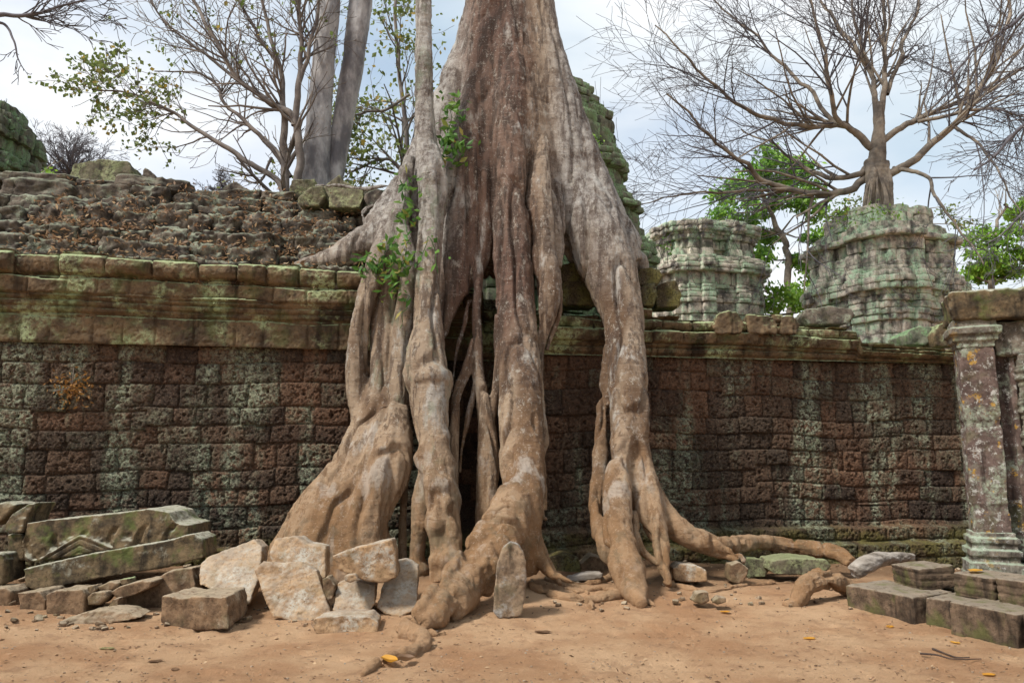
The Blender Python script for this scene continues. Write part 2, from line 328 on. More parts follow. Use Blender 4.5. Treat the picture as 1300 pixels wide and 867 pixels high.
# ------------------------------------------------------------ laterite wall
A0 = at(0, 600, 10.0)[:2]; B0 = at(1220, 600, 12.5)[:2]; WD = (B0 - A0) / np.linalg.norm(B0 - A0); WN = np.array((WD[1], -WD[0]))  # WN faces the camera
WO = A0 + WD * (-A0[0] / WD[0])                      # s = 0 at x = 0
def wp(s, off, z): return np.stack([WO[0] + WD[0] * s + WN[0] * off, WO[1] + WD[1] * s + WN[1] * off, z], -1)
def s_of(px):                                        # s where the wall face is seen at px
    r = ray(px, 560); d = np.array((r[0], r[1])); A = np.array([[d[0], -WD[0]], [d[1], -WD[1]]]); return np.linalg.solve(A, WO)[1]
def wz(px, py): return float(at(px, py, WO[1] + WD[1] * s_of(px))[2])
def blocks(S, Zz, rows, wmin, wmax, seed, gap=.045, dep=.05, warp=.03):
    P = np.stack([S, Zz, S * 0], -1)
    Sw = S + warp * fbm(P, 2.2, 3, seed=seed); Zw = Zz + warp * .9 * fbm(P, 1.3, 3, seed=seed + 3) + .03 * vn(P, .35, seed + 9)
    rows = np.asarray(rows); ri = np.clip(np.searchsorted(rows, Zw) - 1, 0, len(rows) - 2)
    ez = np.minimum(Zw - rows[ri], rows[ri + 1] - Zw); D = np.zeros_like(S); b1 = np.zeros_like(S); b2 = np.zeros_like(S); rg = np.random.default_rng(seed)
    u = np.zeros_like(S); v = (Zw - rows[ri]) / (rows[ri + 1] - rows[ri]); wd = np.ones_like(S); es = np.zeros_like(S)
    for r in range(len(rows) - 1):
        ed = np.cumsum(np.concatenate([[S.min() - 1 - rg.random()], rg.uniform(wmin, wmax, 200)])); m = ri == r
        if not m.any(): continue
        x = Sw[m]; bi = np.clip(np.searchsorted(ed, x) - 1, 0, len(ed) - 2); rb = rg.random((len(ed), 5))
        es[m] = np.minimum(x - ed[bi], ed[bi + 1] - x); u[m] = (x - ed[bi]) / (ed[bi + 1] - ed[bi]); wd[m] = ed[bi + 1] - ed[bi]
        b1[m] = rb[bi, 0]; b2[m] = rb[bi, 1]
        D[m] = (rb[bi, 2] - .5) * .05 + (rb[bi, 3] - .5) * .035 * (u[m] - .5) + (rb[bi, 4] - .5) * .03 * (v[m] - .5)
    e = 1 / (1 / np.maximum(es, 1e-3) + 1 / np.maximum(ez, 1e-3))       # soft min: rounded corners
    e = e + .006 * fbm(P, 24, 2, seed=seed + 5)
    D = D - dep * (1 - ss(0, gap * .62, e)) - dep * .35 * (1 - ss(0, gap * 2.0, e))
    return D, b1, b2, u, v, wd, rows[np.clip(ri, 0, 99)]
RES = .0125
s0, s1, ZL = -13.0, 10.5, 3.17
S, Zz = np.meshgrid(np.arange(s0, s1, RES), np.arange(-.5, ZL + .001, RES))
rw = np.concatenate([[-.6, -.25], np.cumsum(np.concatenate([[.08], RNG.uniform(.22, .31, 11)]))]); rw = rw * (rw > 0) * (ZL / rw[-1]) + rw * (rw <= 0)
stp = (hsh(np.floor((S + .25 * np.floor(Zz / .56)) / 1.45), np.floor(Zz / .84), S * 0, 5) - .5) * .13 * ss(.62, .8, Zz) * ss(3.1, 2.8, Zz)
D, b1, b2, u, v, wd, _ = blocks(S, Zz + stp + .022 * np.sin(S * 1.1 + 1) + .018 * np.sin(S * 2.7), rw, .26, .62, 21, .024, .034, .055)
P3 = np.stack([S, Zz, S * 0], -1)
pit = fbm(P3, 20, 3, .6, seed=31); D = D - .034 * ss(.08, .5, pit) + .010 * fbm(P3, 9, 3, seed=8) - .018 * ss(.1, .5, fbm(P3, 42, 2, seed=77))
hr = np.hypot((u - .5 - .25 * (b1 - .5)) * wd, (v - .55 - .2 * (b2 - .5)) * .28); D = D - .05 * (1 - ss(.012, .026, hr)) * (b1 > .35)
D = D + .04 * vn(P3, .5, 4)
pl = ss(s_of(620), s_of(660), S)                     # the stepped plinth shows along the right half
D = D + pl * (.16 * (1 - ss(.50, .54, Zz + .02 * vn(P3, 3, 2))) + .18 * (1 - ss(.26, .30, Zz)))
D = D + (1 - pl) * (.14 * (1 - ss(.36, .39, Zz)))
hollow = lambda S: ss(s_of(548), s_of(562), S) * ss(s_of(652), s_of(638), S)
D = D - .95 * hollow(S) * ss(.35, .6, Zz + .1 * vn(P3, 3, 1))
PW = wp(S, D, Zz)
worg = wp(np.array(s_of(430)), np.array(0.), np.array(0.))
wall = thing('laterite_wall', 'long wall of dark pitted laterite blocks with lichen streaks behind the giant tree', 'wall', worg)
mk('block_face', PW.reshape(-1, 3), gridf(*S.shape), LAT, wall, worg, attrs={'blk': b1, 'blk2': b2})
# solid body behind the face
def wbox(sa, sb, oa, ob, za, zb):
    V = [wp(np.array(s), np.array(o), np.array(z)) for z in (za, zb) for s, o in ((sa, oa), (sb, oa), (sb, ob), (sa, ob))]
    return np.array(V), [[0, 1, 2, 3], [7, 6, 5, 4], [0, 4, 5, 1], [1, 5, 6, 2], [2, 6, 7, 3], [3, 7, 4, 0]]
mk('wall_core', *join([wbox(s0, s_of(546), -.17, -1.1, -.5, 3.3), wbox(s_of(654), s1, -.17, -1.1, -.5, 3.3), wbox(s_of(546), s_of(654), -1.12, -1.5, -.5, 4.2)]), LAT, wall, worg, False)
# cornice of sandstone: profile pushed out in mouldings, upper courses partly lost on the right
def interp(x, pts): a = np.array(pts, float); return np.interp(x, a[:, 0], a[:, 1])
topline = lambda s: np.interp(s, [s_of(0), s_of(450), s_of(620), s_of(621), s_of(820), s_of(940), s_of(1085), s_of(1090), s_of(1230)],
                              [wz(2, 324), wz(450, 347), 4.25, 3.95, wz(820, 396), wz(940, 398), wz(1085, 412), wz(1092, 437), wz(1220, 448)])
def cornice(name, sa, sb, seed, left):
    S, T = np.meshgrid(np.arange(sa, sb, RES), np.arange(3.13, 4.95, RES))
    rows = [3.0, 3.53, 3.76, 4.0, 4.6] if left else [3.0, 3.36, 3.60, 3.80, 4.6]
    sag = topline(S) - (4.30 if left else 3.98)
    D, b1, b2, u, v, wd, rr = blocks(S, T + .03 * np.sin(S * 1.7) + .02 * np.sin(S * 4.1 + 2), rows, .34, .62, seed, gap=.032, dep=.05, warp=.022)
    P3 = np.stack([S, T, S * 0], -1)
    if left: T_ = T + .03 * vn(P3, (1.2, 1, .01), 77); prof = interp(T_, [(3.1, .02), (3.15, .05), (3.50, .06), (3.53, .03), (3.55, .09), (3.60, .10), (3.61, .07), (3.63, .12), (3.68, .14), (3.69, .10), (3.71, .15), (3.74, .17), (3.76, .14), (3.78, .19), (3.99, .20), (4.00, .15), (4.04, .24), (4.16, .27), (4.25, .25), (4.30, .18), (4.9, .18)])
    else: prof = interp(T, [(3.1, .02), (3.13, .06), (3.16, .04), (3.2, .10), (3.27, .12), (3.28, .07), (3.34, .15), (3.36, .11), (3.38, .20), (3.56, .26), (3.60, .18), (3.62, .20), (3.78, .22), (3.80, .18), (3.84, .22), (3.95, .25), (4.9, .2)])
    lowz = ss(4.02, 3.98, T) if left else ss(3.60, 3.56, T); D = D * (1.6 - 1.15 * lowz) + prof + .030 * fbm(P3, (2.2, 2.2, 2.2), 4, seed=seed + 2) + .018 * fbm(P3, 17, 3, seed=seed + 8) - .012 * ss(.2, .5, fbm(P3, 34, 2, seed=5))
    lim = (4.30 if left else 3.98) + .03 * vn(P3, (1.1, 0, 0), 6) + (b1 - .5) * .05
    if not left:
        r1 = hsh(np.floor(S / .43), np.floor(S / .43) * 0, np.floor(S / .43) * 0, 3)
        lim = lim - .17 * (r1 > .55) * (S < s_of(1088)) + .0 * S
        lim = np.where(S > s_of(1090), np.minimum(lim, 3.99) + .0, lim)
        D = D + np.where(r1 > .8, .03, 0)
    D = D - .95 * hollow(S)
    over = np.maximum(T - lim, 0); T2 = np.minimum(T, lim) - .04 * ss(0, .5, over) + .02 * vn(P3, 6, 8) * (over > 0)
    D = D - over * 1.7 + (b2 - .5) * .06 * (T > 3.75) - .05 * ss(.05, 0, np.maximum(lim - T, 0)) * (over <= 0)
    if not left:                                       # squeeze the profile where the wall is lower
        h = np.clip((topline(S) - 3.13) / (3.98 - 3.13), .2, 1.3); T2 = 3.13 + (T2 - 3.13) * h
    else: T2 = T2 + sag * ss(3.5, 4.3, T2)
    mk(name, wp(S, D + .03, T2).reshape(-1, 3), gridf(*S.shape), CORN, wall, worg, attrs={'blk': b1})
cornice('cornice', s0, s_of(622), 41, True); cornice('broken_cornice', s_of(618), s1, 52, False)

# ------------------------------------------------------------ stones
def block_pts(c, dims, rot, jit, rg):
    """unit box of 8 jittered corners -> verts, faces"""
    V = np.array([(x, y, z) for z in (-.5, .5) for x, y in ((-.5, -.5), (.5, -.5), (.5, .5), (-.5, .5))], float)
    V = V * dims + rg.uniform(-1, 1, (8, 3)) * jit * np.array(dims)
    ax, ay, az = rot
    Rx = np.array([[1, 0, 0], [0, math.cos(ax), -math.sin(ax)], [0, math.sin(ax), math.cos(ax)]])
    Ry = np.array([[math.cos(ay), 0, math.sin(ay)], [0, 1, 0], [-math.sin(ay), 0, math.cos(ay)]])
    Rz = np.array([[math.cos(az), -math.sin(az), 0], [math.sin(az), math.cos(az), 0], [0, 0, 1]])
    return V @ (Rz @ Ry @ Rx).T + c, [[3, 2, 1, 0], [4, 5, 6, 7], [0, 1, 5, 4], [1, 2, 6, 5], [2, 3, 7, 6], [3, 0, 4, 7]]
def rough(amp=.02, seed=0, sc=1.0, extra=None):
    def f(co, no):
        d = amp * fbm(co, 4.5 * sc, 4, .55, seed) + amp * .35 * fbm(co, 22 * sc, 3, .6, seed + 3)
        return d + (extra(co, no) if extra else 0)
    return f
def stone_from(name, V, Fc, vox, mat, label, cat='stone', group=None, amp=.02, sm=3, seed=0, extra=None, parent=None):
    V = np.asarray(V); org = np.array((V[:, 0].mean(), V[:, 1].mean(), V[:, 2].min()))
    if parent is not None: org = np.array(parent.location)
    o = remesh(name, V, Fc, vox, sm, rough(amp, seed, 1, extra), mat, parent, org)
    if parent is None: tag(o, label, cat, group)
    return o
def poly_stone(name, pts, D, th, mat, label, lean=0.0, back=.85, amp=.018, seed=0, vox=.014, sm=3, rise=0.0, yaw=0.0, extra=None, group='fallen stones below the giant tree', cat='stone'):
    """front outline at px points, distance D (lean: metres farther per metre higher), thickness th going back"""
    fr = []; cx = sum(p[0] for p in pts) / len(pts); yb = max(p[1] for p in pts)
    for p in pts:
        d = D + lean * (yb - p[1]) * D / F + yaw * (p[0] - cx) * D / F
        fr.append(at(p[0], p[1], d))
    fr = np.array(fr); c = fr.mean(0); n = len(fr)
    bk = (fr - c) * back + c + np.array((0, th, rise)); V = np.vstack([fr, bk])
    Fc = [list(range(n)), list(range(2 * n - 1, n - 1, -1))] + [[i, i + n, (i + 1) % n + n, (i + 1) % n] for i in range(n)]
    return stone_from(name, V, Fc, vox, mat, label, cat, group, amp, sm, seed, extra)

# roof of the gallery: rough courses stepping up and back, built of many blocks in one part
rg = np.random.default_rng(5); parts = []; smin = s0; smax = s_of(560)
rows = [(.00, 4.26, .36), (.32, 4.58, .34), (.62, 4.90, .34), (.92, 5.21, .34), (1.22, 5.52, .33), (1.52, 5.82, .32), (1.75, 6.08, .22)]
def box_grid(c, dims, rot, rg, seed, n=10, amp=.03, rnd=.5, p=5.0):
    g_ = np.linspace(-1, 1, n); A, B = np.meshgrid(g_, g_); o1 = np.ones_like(A); Vs = []; Fs = []; k = 0
    for q in ((A, B, o1), (B, A, -o1), (o1, A, B), (-o1, B, A), (B, o1, A), (A, -o1, B)):
        Vs.append(np.stack(q, -1).reshape(-1, 3)); Fs.append(gridf(n, n) + k); k += n * n
    V = np.vstack(Vs)
    nrm = (np.abs(V) ** p).sum(1) ** (1 / p); V = V / nrm[:, None] ** rnd
    V = V * (np.array(dims) / 2) * (1 + 0 * V); Vn = V / (np.linalg.norm(V, axis=1)[:, None] + 1e-6)
    V = V + Vn * (amp * fbm(V + seed * 7.7, 5, 3, seed=seed) + amp * .5 * fbm(V + seed * 3.1, 17, 2, seed=seed))[:, None]
    ax, ay, az = rot
    Rx = np.array([[1, 0, 0], [0, math.cos(ax), -math.sin(ax)], [0, math.sin(ax), math.cos(ax)]])
    Ry = np.array([[math.cos(ay), 0, math.sin(ay)], [0, 1, 0], [-math.sin(ay), 0, math.cos(ay)]])
    Rz = np.array([[math.cos(az), -math.sin(az), 0], [math.sin(az), math.cos(az), 0], [0, 0, 1]])
    return V @ (Rz @ Ry @ Rx).T + np.array(c), np.vstack(Fs)
wang = math.atan2(WD[1], WD[0])
def weld(P):
    V = np.vstack([p[0] for p in P]); o = 0; Fs = []
    for p in P: Fs.append(p[1] + o); o += len(p[0])
    return V, np.vstack(Fs)
sd_ = 1
for ri, (bk, z, h) in enumerate(rows):
    s = smin + rg.random() * .3
    while s < smax + (.0 if ri < 4 else -.2):
        w = rg.uniform(.26, .72) if ri < 5 else rg.uniform(.5, 1.3); drop = (s - smin) / (smax - smin)
        lz = z + rg.uniform(-.03, .03) - .10 * drop - (.04 if ri > 3 else 0) * drop
        c = wp(np.array(s + w / 2), np.array(-bk - .30 + rg.uniform(-.10, .08)), np.array(lz))
        parts.append(box_grid(c, (w * 1.03, .75 + .2 * (ri == 6), h * rg.uniform(.85, 1.3)), (rg.uniform(-.2, .2), rg.uniform(-.11, .11), wang + rg.uniform(-.14, .14)), rg, sd_, 17 if s > -8.2 else 5, .10, 1.0, 8.0)); sd_ += 1
        s += w
V, Fq = weld(parts)
rorg = wp(np.array(s_of(200)), np.array(-1.0), np.array(4.1))
roof = thing('gallery_roof', 'collapsed stepped stone roof above the wall left of the giant tree, strewn with dead leaves', 'roof', rorg)
mk('roof_blocks', V, Fq, ROOFM, roof, rorg)
v_, f_ = wbox(smin, smax, -.15, -2.9, 3.0, 4.30); Vr = np.array(v_)
Vr[4:6, 2] = 4.10; Vr[6:8, 2] = 6.0; mk('roof_core', Vr, f_, ROOFM, roof, rorg, False)

def leaf_cards(C, Nn, size, rg, asp=.5, curl=.25, flat=0.0):
    """one bent leaf (4 points, 2 faces folded on the midrib) at each point"""
    n = len(C); a = rg.normal(size=(n, 3)); a[:, 2] *= (1 - flat); a /= np.linalg.norm(a, axis=1)[:, None]
    b = rg.normal(size=(n, 3)); b[:, 2] *= (1 - flat); b -= a * (a * b).sum(1)[:, None]; b /= np.linalg.norm(b, axis=1)[:, None]; c = np.cross(a, b)
    s = size * rg.uniform(.6, 1.25, n)[:, None]
    V = np.stack([C - a * s * .5, C + b * s * asp * .5 + c * s * curl * .4, C + a * s * .5 + c * s * curl * .5, C - b * s * asp * .5 + c * s * curl * .4], 1).reshape(-1, 3)
    i = np.arange(n) * 4
    Fc = np.concatenate([np.stack([i, i + 1, i + 2], 1), np.stack([i, i + 2, i + 3], 1)])
    return V, Fc, np.repeat(rg.random(n), 4)
rg = np.random.default_rng(17)
# dead leaves on the roof, lying on the ledges
C = []; dg_rows = rows
for k in range(9000):
    s = rg.uniform(s_of(-20), s_of(500)); ri = rg.choice([0, 0, 1, 1, 2, 2, 3, 3, 4, 5]); bk, z, h = rows[ri]; drop = (s - smin) / (smax - smin)
    if fbm(np.array([[s, ri * .7, 0]]), (1.1, 1, 1), 3, seed=4)[0] < .0 + .25 * rg.normal(): continue
    C.append(wp(np.array(s), np.array(-bk + rg.uniform(-.10, .22)), np.array(z - .10 * drop + (-h * .42 if rg.random() < .5 else h * .5) + rg.normal() * .05)))
V, Fc, lv = leaf_cards(np.array(C), None, .085, rg, .4, .5, .5)
o = mk('dead_leaf_litter', V, Fc, DRY, attrs={'lv': lv}); tag(o, 'brown dead leaves lying thick on the ledges of the stepped roof', 'leaf litter', kind='stuff')

# loose stones on top of the roof and of the wall
LS = 'loose blocks on top of the wall and roof'
def loose(px0, py0, px1, py1, D, th, mat, label, seed, yaw=0.0, cut=.15, amp=.03, name='loose_block', vox=.018):
    w, h = px1 - px0, py1 - py0; r_ = random.Random(seed); j = lambda k: r_.uniform(0, cut) * k
    pts = [(px0 + j(w), py0 + j(h)), (px0 + w * .5, py0 + j(h) * .3), (px1 - j(w), py0 + j(h)), (px1, py0 + h * .5), (px1 - j(w), py1), (px0 + j(w) * .6, py1), (px0, py0 + h * (.5 + j(.4)))]
    return poly_stone(name, pts, D, th, mat, label, .1, .85, amp, seed, vox, 4, 0, yaw, group=LS)
loose(88, 198, 168, 240, 12.5, .8, MOSSG, 'long mossy grey block lying alone on the left of the roof ridge', 1, cut=.3)
loose(168, 211, 198, 244, 12.4, .5, ROOFM, 'small dark upright block beside the long mossy block on the ridge', 2, cut=.4)
loose(280, 229, 320, 256, 12.1, .5, ROOFM, 'pointed dark block on the ridge, farthest left of those near the silver trunks', 3, cut=.5)
loose(366, 226, 402, 252, 12.2, .5, MOSSG, 'greenish block at the foot of the silver twin trunks', 4, .5, .45)
loose(410, 218, 452, 256, 12.2, .6, MOSSG, 'tallest greenish block right of the silver twin trunks on the ridge', 5, -.4, .4)
loose(377, 236, 413, 262, 11.7, .5, MOSSG, 'mossy worn block in front of the silver trunks on the roof', 6, .3, .35)
loose(417, 236, 462, 264, 11.7, .5, MOSSG, 'mossy worn block between the silver trunks and the fig root', 7, -.2, .35)
loose(462, 240, 490, 262, 11.6, .4, ROOFM, 'dark block tucked against the upper root of the giant tree', 8, .1, .3)
Dw = lambda px: WO[1] + WD[1] * s_of(px)
loose(806, 336, 842, 362, Dw(820) - .1, .6, LAT, 'dark pitted boulder resting topmost against the right root', 11, cut=.35)
loose(808, 358, 834, 388, Dw(820) - .2, .5, LAT, 'dark pitted boulder wedged lowest against the right root', 12, cut=.35)
loose(832, 354, 866, 390, Dw(850) - .05, .6, LAT, 'rough brown boulder rightmost of the three beside the right root', 13, cut=.3)
loose(708, 332, 745, 358, Dw(720) + .05, .6, LAT, 'dark pitted block at the top of the gap under the root arch', 14, cut=.25)
loose(712, 356, 757, 388, Dw(730) + .0, .6, LAT, 'wide brown pitted block below the top one inside the root arch', 15, cut=.1)
loose(1020, 388, 1085, 412, Dw(1050), .7, ROOFM, 'brown earth-topped block heaped on the wall before the right tower', 18, cut=.3)
loose(1148, 412, 1188, 438, Dw(1170) + .6, .7, TOWER2, 'pale green block on the wall top right of the right tower', 19, cut=.3)
loose(1186, 406, 1222, 440, Dw(1200) + .3, .7, CORN, 'dark mossy block on the wall top next to the pillar', 20, cut=.2)
for i, (a, b, t, w) in enumerate([(905, 946, 395, 0), (948, 988, 398, 1), (992, 1018, 399, 2)]):
    loose(a, t, b, 424, Dw((a + b) / 2) - .38, .5, CORN, ['rounded cornice block leaning left of its two neighbours on the right wall', 'middle of three rounded cornice blocks on the right wall', 'smallest rightmost of three rounded cornice blocks on the right wall'][i], 30 + i, cut=.38, amp=.045)

# ------------------------------------------------------------ towers
QD = [(1, -.46), (1, .46), (.91, .46), (.91, .70), (.83, .70), (.83, .83), (.70, .83), (.70, .91), (.46, .91), (.46, 1)]
POLY = []
for q in range(4):
    c_, s_ = [(1, 0), (0, 1), (-1, 0), (0, -1)][q]
    for x_, y_ in QD[1:]: POLY.append((x_ * c_ - y_ * s_, x_ * s_ + y_ * c_))
POLY = np.array(POLY)
def tower(name, label, px, D, tiers, mat, seed, yaw=.3, mess=.03):
    """tiers: (z0, z1, radius, [(t, offset)...], crown?) laid course by course in separate blocks round a solid core"""
    c = at(px, 580, D); org = np.array((c[0], c[1], 0.)); t_ = thing(name, label, 'temple tower', org); rg = np.random.default_rng(seed)
    cy, sy = math.cos(yaw), math.sin(yaw); rotp = lambda Q: np.stack([Q[:, 0] * cy - Q[:, 1] * sy, Q[:, 0] * sy + Q[:, 1] * cy], -1)
    for ti, (z0, z1, rad, prof, crown) in enumerate(tiers):
        parts = []; z = max(z0, 2.4) if ti == 0 else z0; k = 0
        while z < z1 - .05:
            t = (z + .08 - z0) / (z1 - z0); off = float(interp(t, prof)); thin = abs(off) > .08; h = rg.uniform(.13, .19) if thin else rg.uniform(.30, .46); h = min(h, z1 - z + .05)
            R0 = rad + off; P = rotp(POLY * R0)
            for a in range(len(P)):
                p, q = P[a], P[(a + 1) % len(P)]; L_ = np.linalg.norm(q - p)
                if L_ < .05: continue
                d = (q - p) / L_; nrm = np.array((d[1], -d[0])); n = max(1, int(round(L_ / rg.uniform(.34, .6)))); ws = rg.uniform(.7, 1.3, n); ws *= L_ / ws.sum(); x = 0
                for w in ws:
                    x += w; miss = (crown * ss(.45, 1.0, t) if crown else .035) * (1 + .8 * vn(np.array([[p[0], p[1], 0]]), 1.1, seed)[0])
                    if abs(off) < .03 and h > .2 and n > 1 and int(x / .34) % 2 == 0: m_in = .07
                    else: m_in = 0
                    if rg.random() < miss: continue
                    m_ = p + d * (x - w / 2) - nrm * (.22 + m_in + rg.normal() * mess)
                    if org[1] + m_[1] > org[1] + R0 * .75 and m_[1] > R0 * .75: nn = 3
                    else: nn = 6
                    parts.append(box_grid((org[0] + m_[0], org[1] + m_[1], z + h / 2 + rg.normal() * mess * .3), (w * 1.02 + (.3 if x > L_ - .01 and n == 1 else 0), .46, h * rg.uniform(.96, 1.04)), (rg.normal() * mess, rg.normal() * mess, math.atan2(d[1], d[0]) + rg.normal() * mess), rg, k + seed * 99, nn, mess * .8, 1.0, 11.0)); k += 1
            z += h
        mk('tier', *weld(parts), mat, t_, org)
        zc = np.array([max(z0 - .3, 0), z1 - .12]); Pc = rotp(POLY * (rad - .24)); n = len(Pc); V = np.array([(org[0] + a[0], org[1] + a[1], z_) for z_ in zc for a in Pc])
        mk('tier_core', V, [[i, (i + 1) % n, n + (i + 1) % n, n + i] for i in range(n)] + [list(range(n, 2 * n))], mat, t_, org, False)
    return t_, org
zt = lambda py, D: float(at(650, py, D)[2])
D1 = 22.0; rt, rorg_ = tower('temple_tower', 'wide crumbling grey temple tower with green lichen carrying the bare tree', 1136, D1, [
    (0, zt(384, D1), 1.40, [(0, .3), (.45, .3), (.46, .0), (.70, .0), (.74, .12), (.78, .02), (.84, .10), (.90, .22), (1, .30)], 0),
    (zt(384, D1), zt(352, D1), 1.50, [(0, .34), (.3, .40), (.6, .26), (1, .10)], 0),
    (zt(352, D1), zt(316, D1), 1.60, [(0, .0), (.60, .0), (.64, .10), (.8, .20), (.9, .26), (1, .12)], 0),
    (zt(316, D1), zt(300, D1), 1.42, [(0, .05), (.5, .05), (.6, .2), (1, .15)], .2),
    (zt(300, D1), zt(278, D1), 1.16, [(0, .0), (.5, .1), (1, .0)], .75)], TOWER, 60, .42, .022)
rg = np.random.default_rng(9)
D2 = 26.0; rt2, _o = tower('temple_tower', 'narrower crumbling temple tower with a square cap stone left of the green tree', 894, D2, [
    (0, zt(362, D2), 1.74, [(0, .3), (.4, .3), (.41, .0), (.72, -.03), (.8, .0), (.86, .12), (1, .05)], 0),
    (zt(362, D2), zt(344, D2), 1.86, [(0, .15), (.5, .22), (1, .05)], 0),
    (zt(344, D2), zt(312, D2), 1.58, [(0, .1), (.2, .0), (.7, .0), (.85, .12), (1, .14)], 0),
    (zt(312, D2), zt(296, D2), 1.66, [(0, .16), (.5, .2), (.6, -.1), (1, -.2)], .6)], TOWER, 70, .25, .022)
mk('cap_stone', *box_grid(at(860, 296, D2) + np.array((0, .2, 0)), (.75, .7, .42), (0, .05, .4), rg, 401, 14, .05, .8), TOWER2, rt2, _o)
D3 = 17.5; tower('mossy_temple_tower', 'mossy ruined tower stepping down to the right behind the giant trunk', 668, D3, [
    (0, zt(322, D3), 2.40, [(0, .3), (.8, .0), (.84, .2), (.88, .05), (.93, .22), (1, .1)], 0),
    (zt(322, D3), zt(270, D3), 2.24, [(0, .12), (.4, -.1), (.55, .1), (.7, -.05), (.85, .14), (1, .02)], .3),
    (zt(270, D3), zt(205, D3), 1.98, [(0, .1), (.4, -.08), (.5, .12), (.75, .1), (.78, -.1), (1, .06)], .2),
    (zt(205, D3), zt(160, D3), 1.78, [(0, .0), (.5, .12), (.6, -.1), (1, .0)], .2),
    (zt(160, D3), zt(122, D3), 1.50, [(0, .1), (.4, .1), (.45, -.08), (.9, -.1), (1, -.2)], .6)], TOWER2, 80, .5, .05)
D4 = 16.0; tower('mossy_temple_tower', 'mossy tower top cut by the left edge of the view', -84, D4, [
    (0, zt(215, D4), 1.28, [(0, .3), (.85, .0), (.88, .15), (.92, .0), (.96, .18), (1, .05)], 0),
    (zt(215, D4), zt(170, D4), 1.12, [(0, .12), (.5, -.05), (.6, .12), (1, .05)], .1),
    (zt(170, D4), zt(142, D4), .9, [(0, .1), (.5, .1), (.6, -.05), (1, -.1)], .5)], TOWER2, 90, .2, .045)

# ------------------------------------------------------------ the giant tree
def bark_disp(seed, amp=1.0, wart=0.0):
    def f(co, no):
        d = .030 * fbm(co, (3.2, 3.2, .7), 4, .55, seed) - .070 * ss(.16, .0, np.abs(fbm(co, (2.8, 2.8, .40), 2, .5, seed + 11))) * (1 - .5 * ss(5.0, 7.0, co[:, 2])) + .02 * fbm(co, (2.6, 2.6, 2.6), 3, .6, seed + 12) - .006 * ss(.12, .0, np.abs(fbm(co, (8, 8, .9), 2, .5, seed + 14))) + .012 * fbm(co, (11, 11, 2.2), 3, .6, seed + 1) + .009 * fbm(co, (1.6, 1.6, 13), 3, .6, seed + 2) + .011 * fbm(co, 20, 3, .6, seed + 7)
        if wart: d = d + wart * (ss(.1, .55, fbm(co, 5.5, 3, seed=seed + 4)) * 1.2 + .4 * fbm(co, 11, 3, seed=seed + 8))
        return d * amp
    return f
torg = at(640, 560, 10.6); torg[2] = 0.
tree = thing('giant_fig_tree', 'giant fig tree astride the wall with huge pale roots pouring down to the ground', 'tree', torg)
# trunk body and the flares that run out of it
body = []
T = pxtube
body.append(T([(646, -760, 12.2, 34), (645, -380, 12.1, 42), (642, -120, 11.9, 54), (643, 0, 11.8, 57), (642, 60, 11.75, 64), (640, 120, 11.7, 74), (640, 180, 11.7, 84), (640, 240, 11.8, 92), (645, 300, 11.8, 90), (650, 340, 12.0, 60)], .85, 22))
body.append(T([(660, -120, 11.9, 18), (668, -40, 11.7, 30), (682, 60, 11.5, 34), (696, 120, 11.5, 40), (715, 185, 11.5, 44), (735, 245, 11.5, 46), (757, 300, 11.5, 46), (775, 345, 11.55, 46)], .8, 18))   # right flare
body.append(T([(700, 130, 11.75, 10), (722, 200, 11.55, 26), (745, 265, 11.3, 36), (762, 315, 11.2, 38), (778, 360, 11.05, 34), (790, 400, 10.9, 27), (794, 440, 10.7, 25), (797, 490, 10.45, 25), (800, 540, 10.2, 24), (803, 575, 10.0, 22)], .9, 16))
body.append(T([(760, 260, 11.7, 26), (790, 310, 11.8, 24), (812, 340, 11.9, 14), (822, 352, 11.9, 6)], 1, 12))
# right leg: two feet
body.append(T([(800, 470, 10.5, 16), (797, 530, 10.15, 16), (789, 580, 9.85, 17), (783, 630, 9.5, 18), (786, 680, 9.15, 20), (796, 720, 8.85, 22), (805, 750, 8.6, 16), (815, 766, 8.2, 7)], 1, 14))
body.append(T([(802, 530, 10.2, 17), (812, 590, 9.95, 18), (822, 640, 9.7, 21), (835, 680, 9.45, 14), (842, 715, 9.25, 10), (846, 745, 9.1, 9)], 1, 14))
body.append(T([(775, 440, 10.8, 9), (769, 490, 10.7, 9), (764, 540, 10.5, 9), (760, 600, 10.2, 10), (759, 650, 9.9, 12), (768, 690, 9.6, 13), (782, 722, 9.4, 9), (788, 742, 9.3, 6)], 1, 12))
body.append(T([(815, 600, 10.0, 14), (838, 648, 9.8, 15), (868, 676, 9.7, 15), (900, 690, 9.7, 14), (935, 706, 9.6, 8), (945, 715, 9.55, 5)], .9, 12))
# left flare and roof root
body.append(T([(622, -90, 12.0, 20), (620, -20, 11.85, 26), (604, 60, 11.7, 30), (582, 130, 11.5, 36), (565, 200, 11.4, 36), (545, 260, 11.3, 34), (528, 310, 11.2, 30), (512, 360, 11.0, 26), (503, 410, 10.85, 24), (498, 460, 10.7, 28)], .8, 16))
body.append(T([(540, 180, 11.6, 16), (528, 220, 11.45, 22), (505, 262, 11.3, 26), (480, 298, 11.05, 27), (452, 316, 10.9, 21), (420, 329, 10.8, 15), (390, 336, 10.75, 10), (366, 341, 10.8, 4)], .9, 14))
body.append(T([(525, 205, 11.35, 10), (508, 250, 11.1, 13), (492, 300, 10.75, 15), (476, 345, 10.5, 15), (464, 380, 10.42, 14), (457, 420, 10.4, 13), (452, 470, 10.4, 14), (455, 520, 10.35, 12), (462, 560, 10.3, 11), (472, 600, 10.2, 10)], 1, 12))
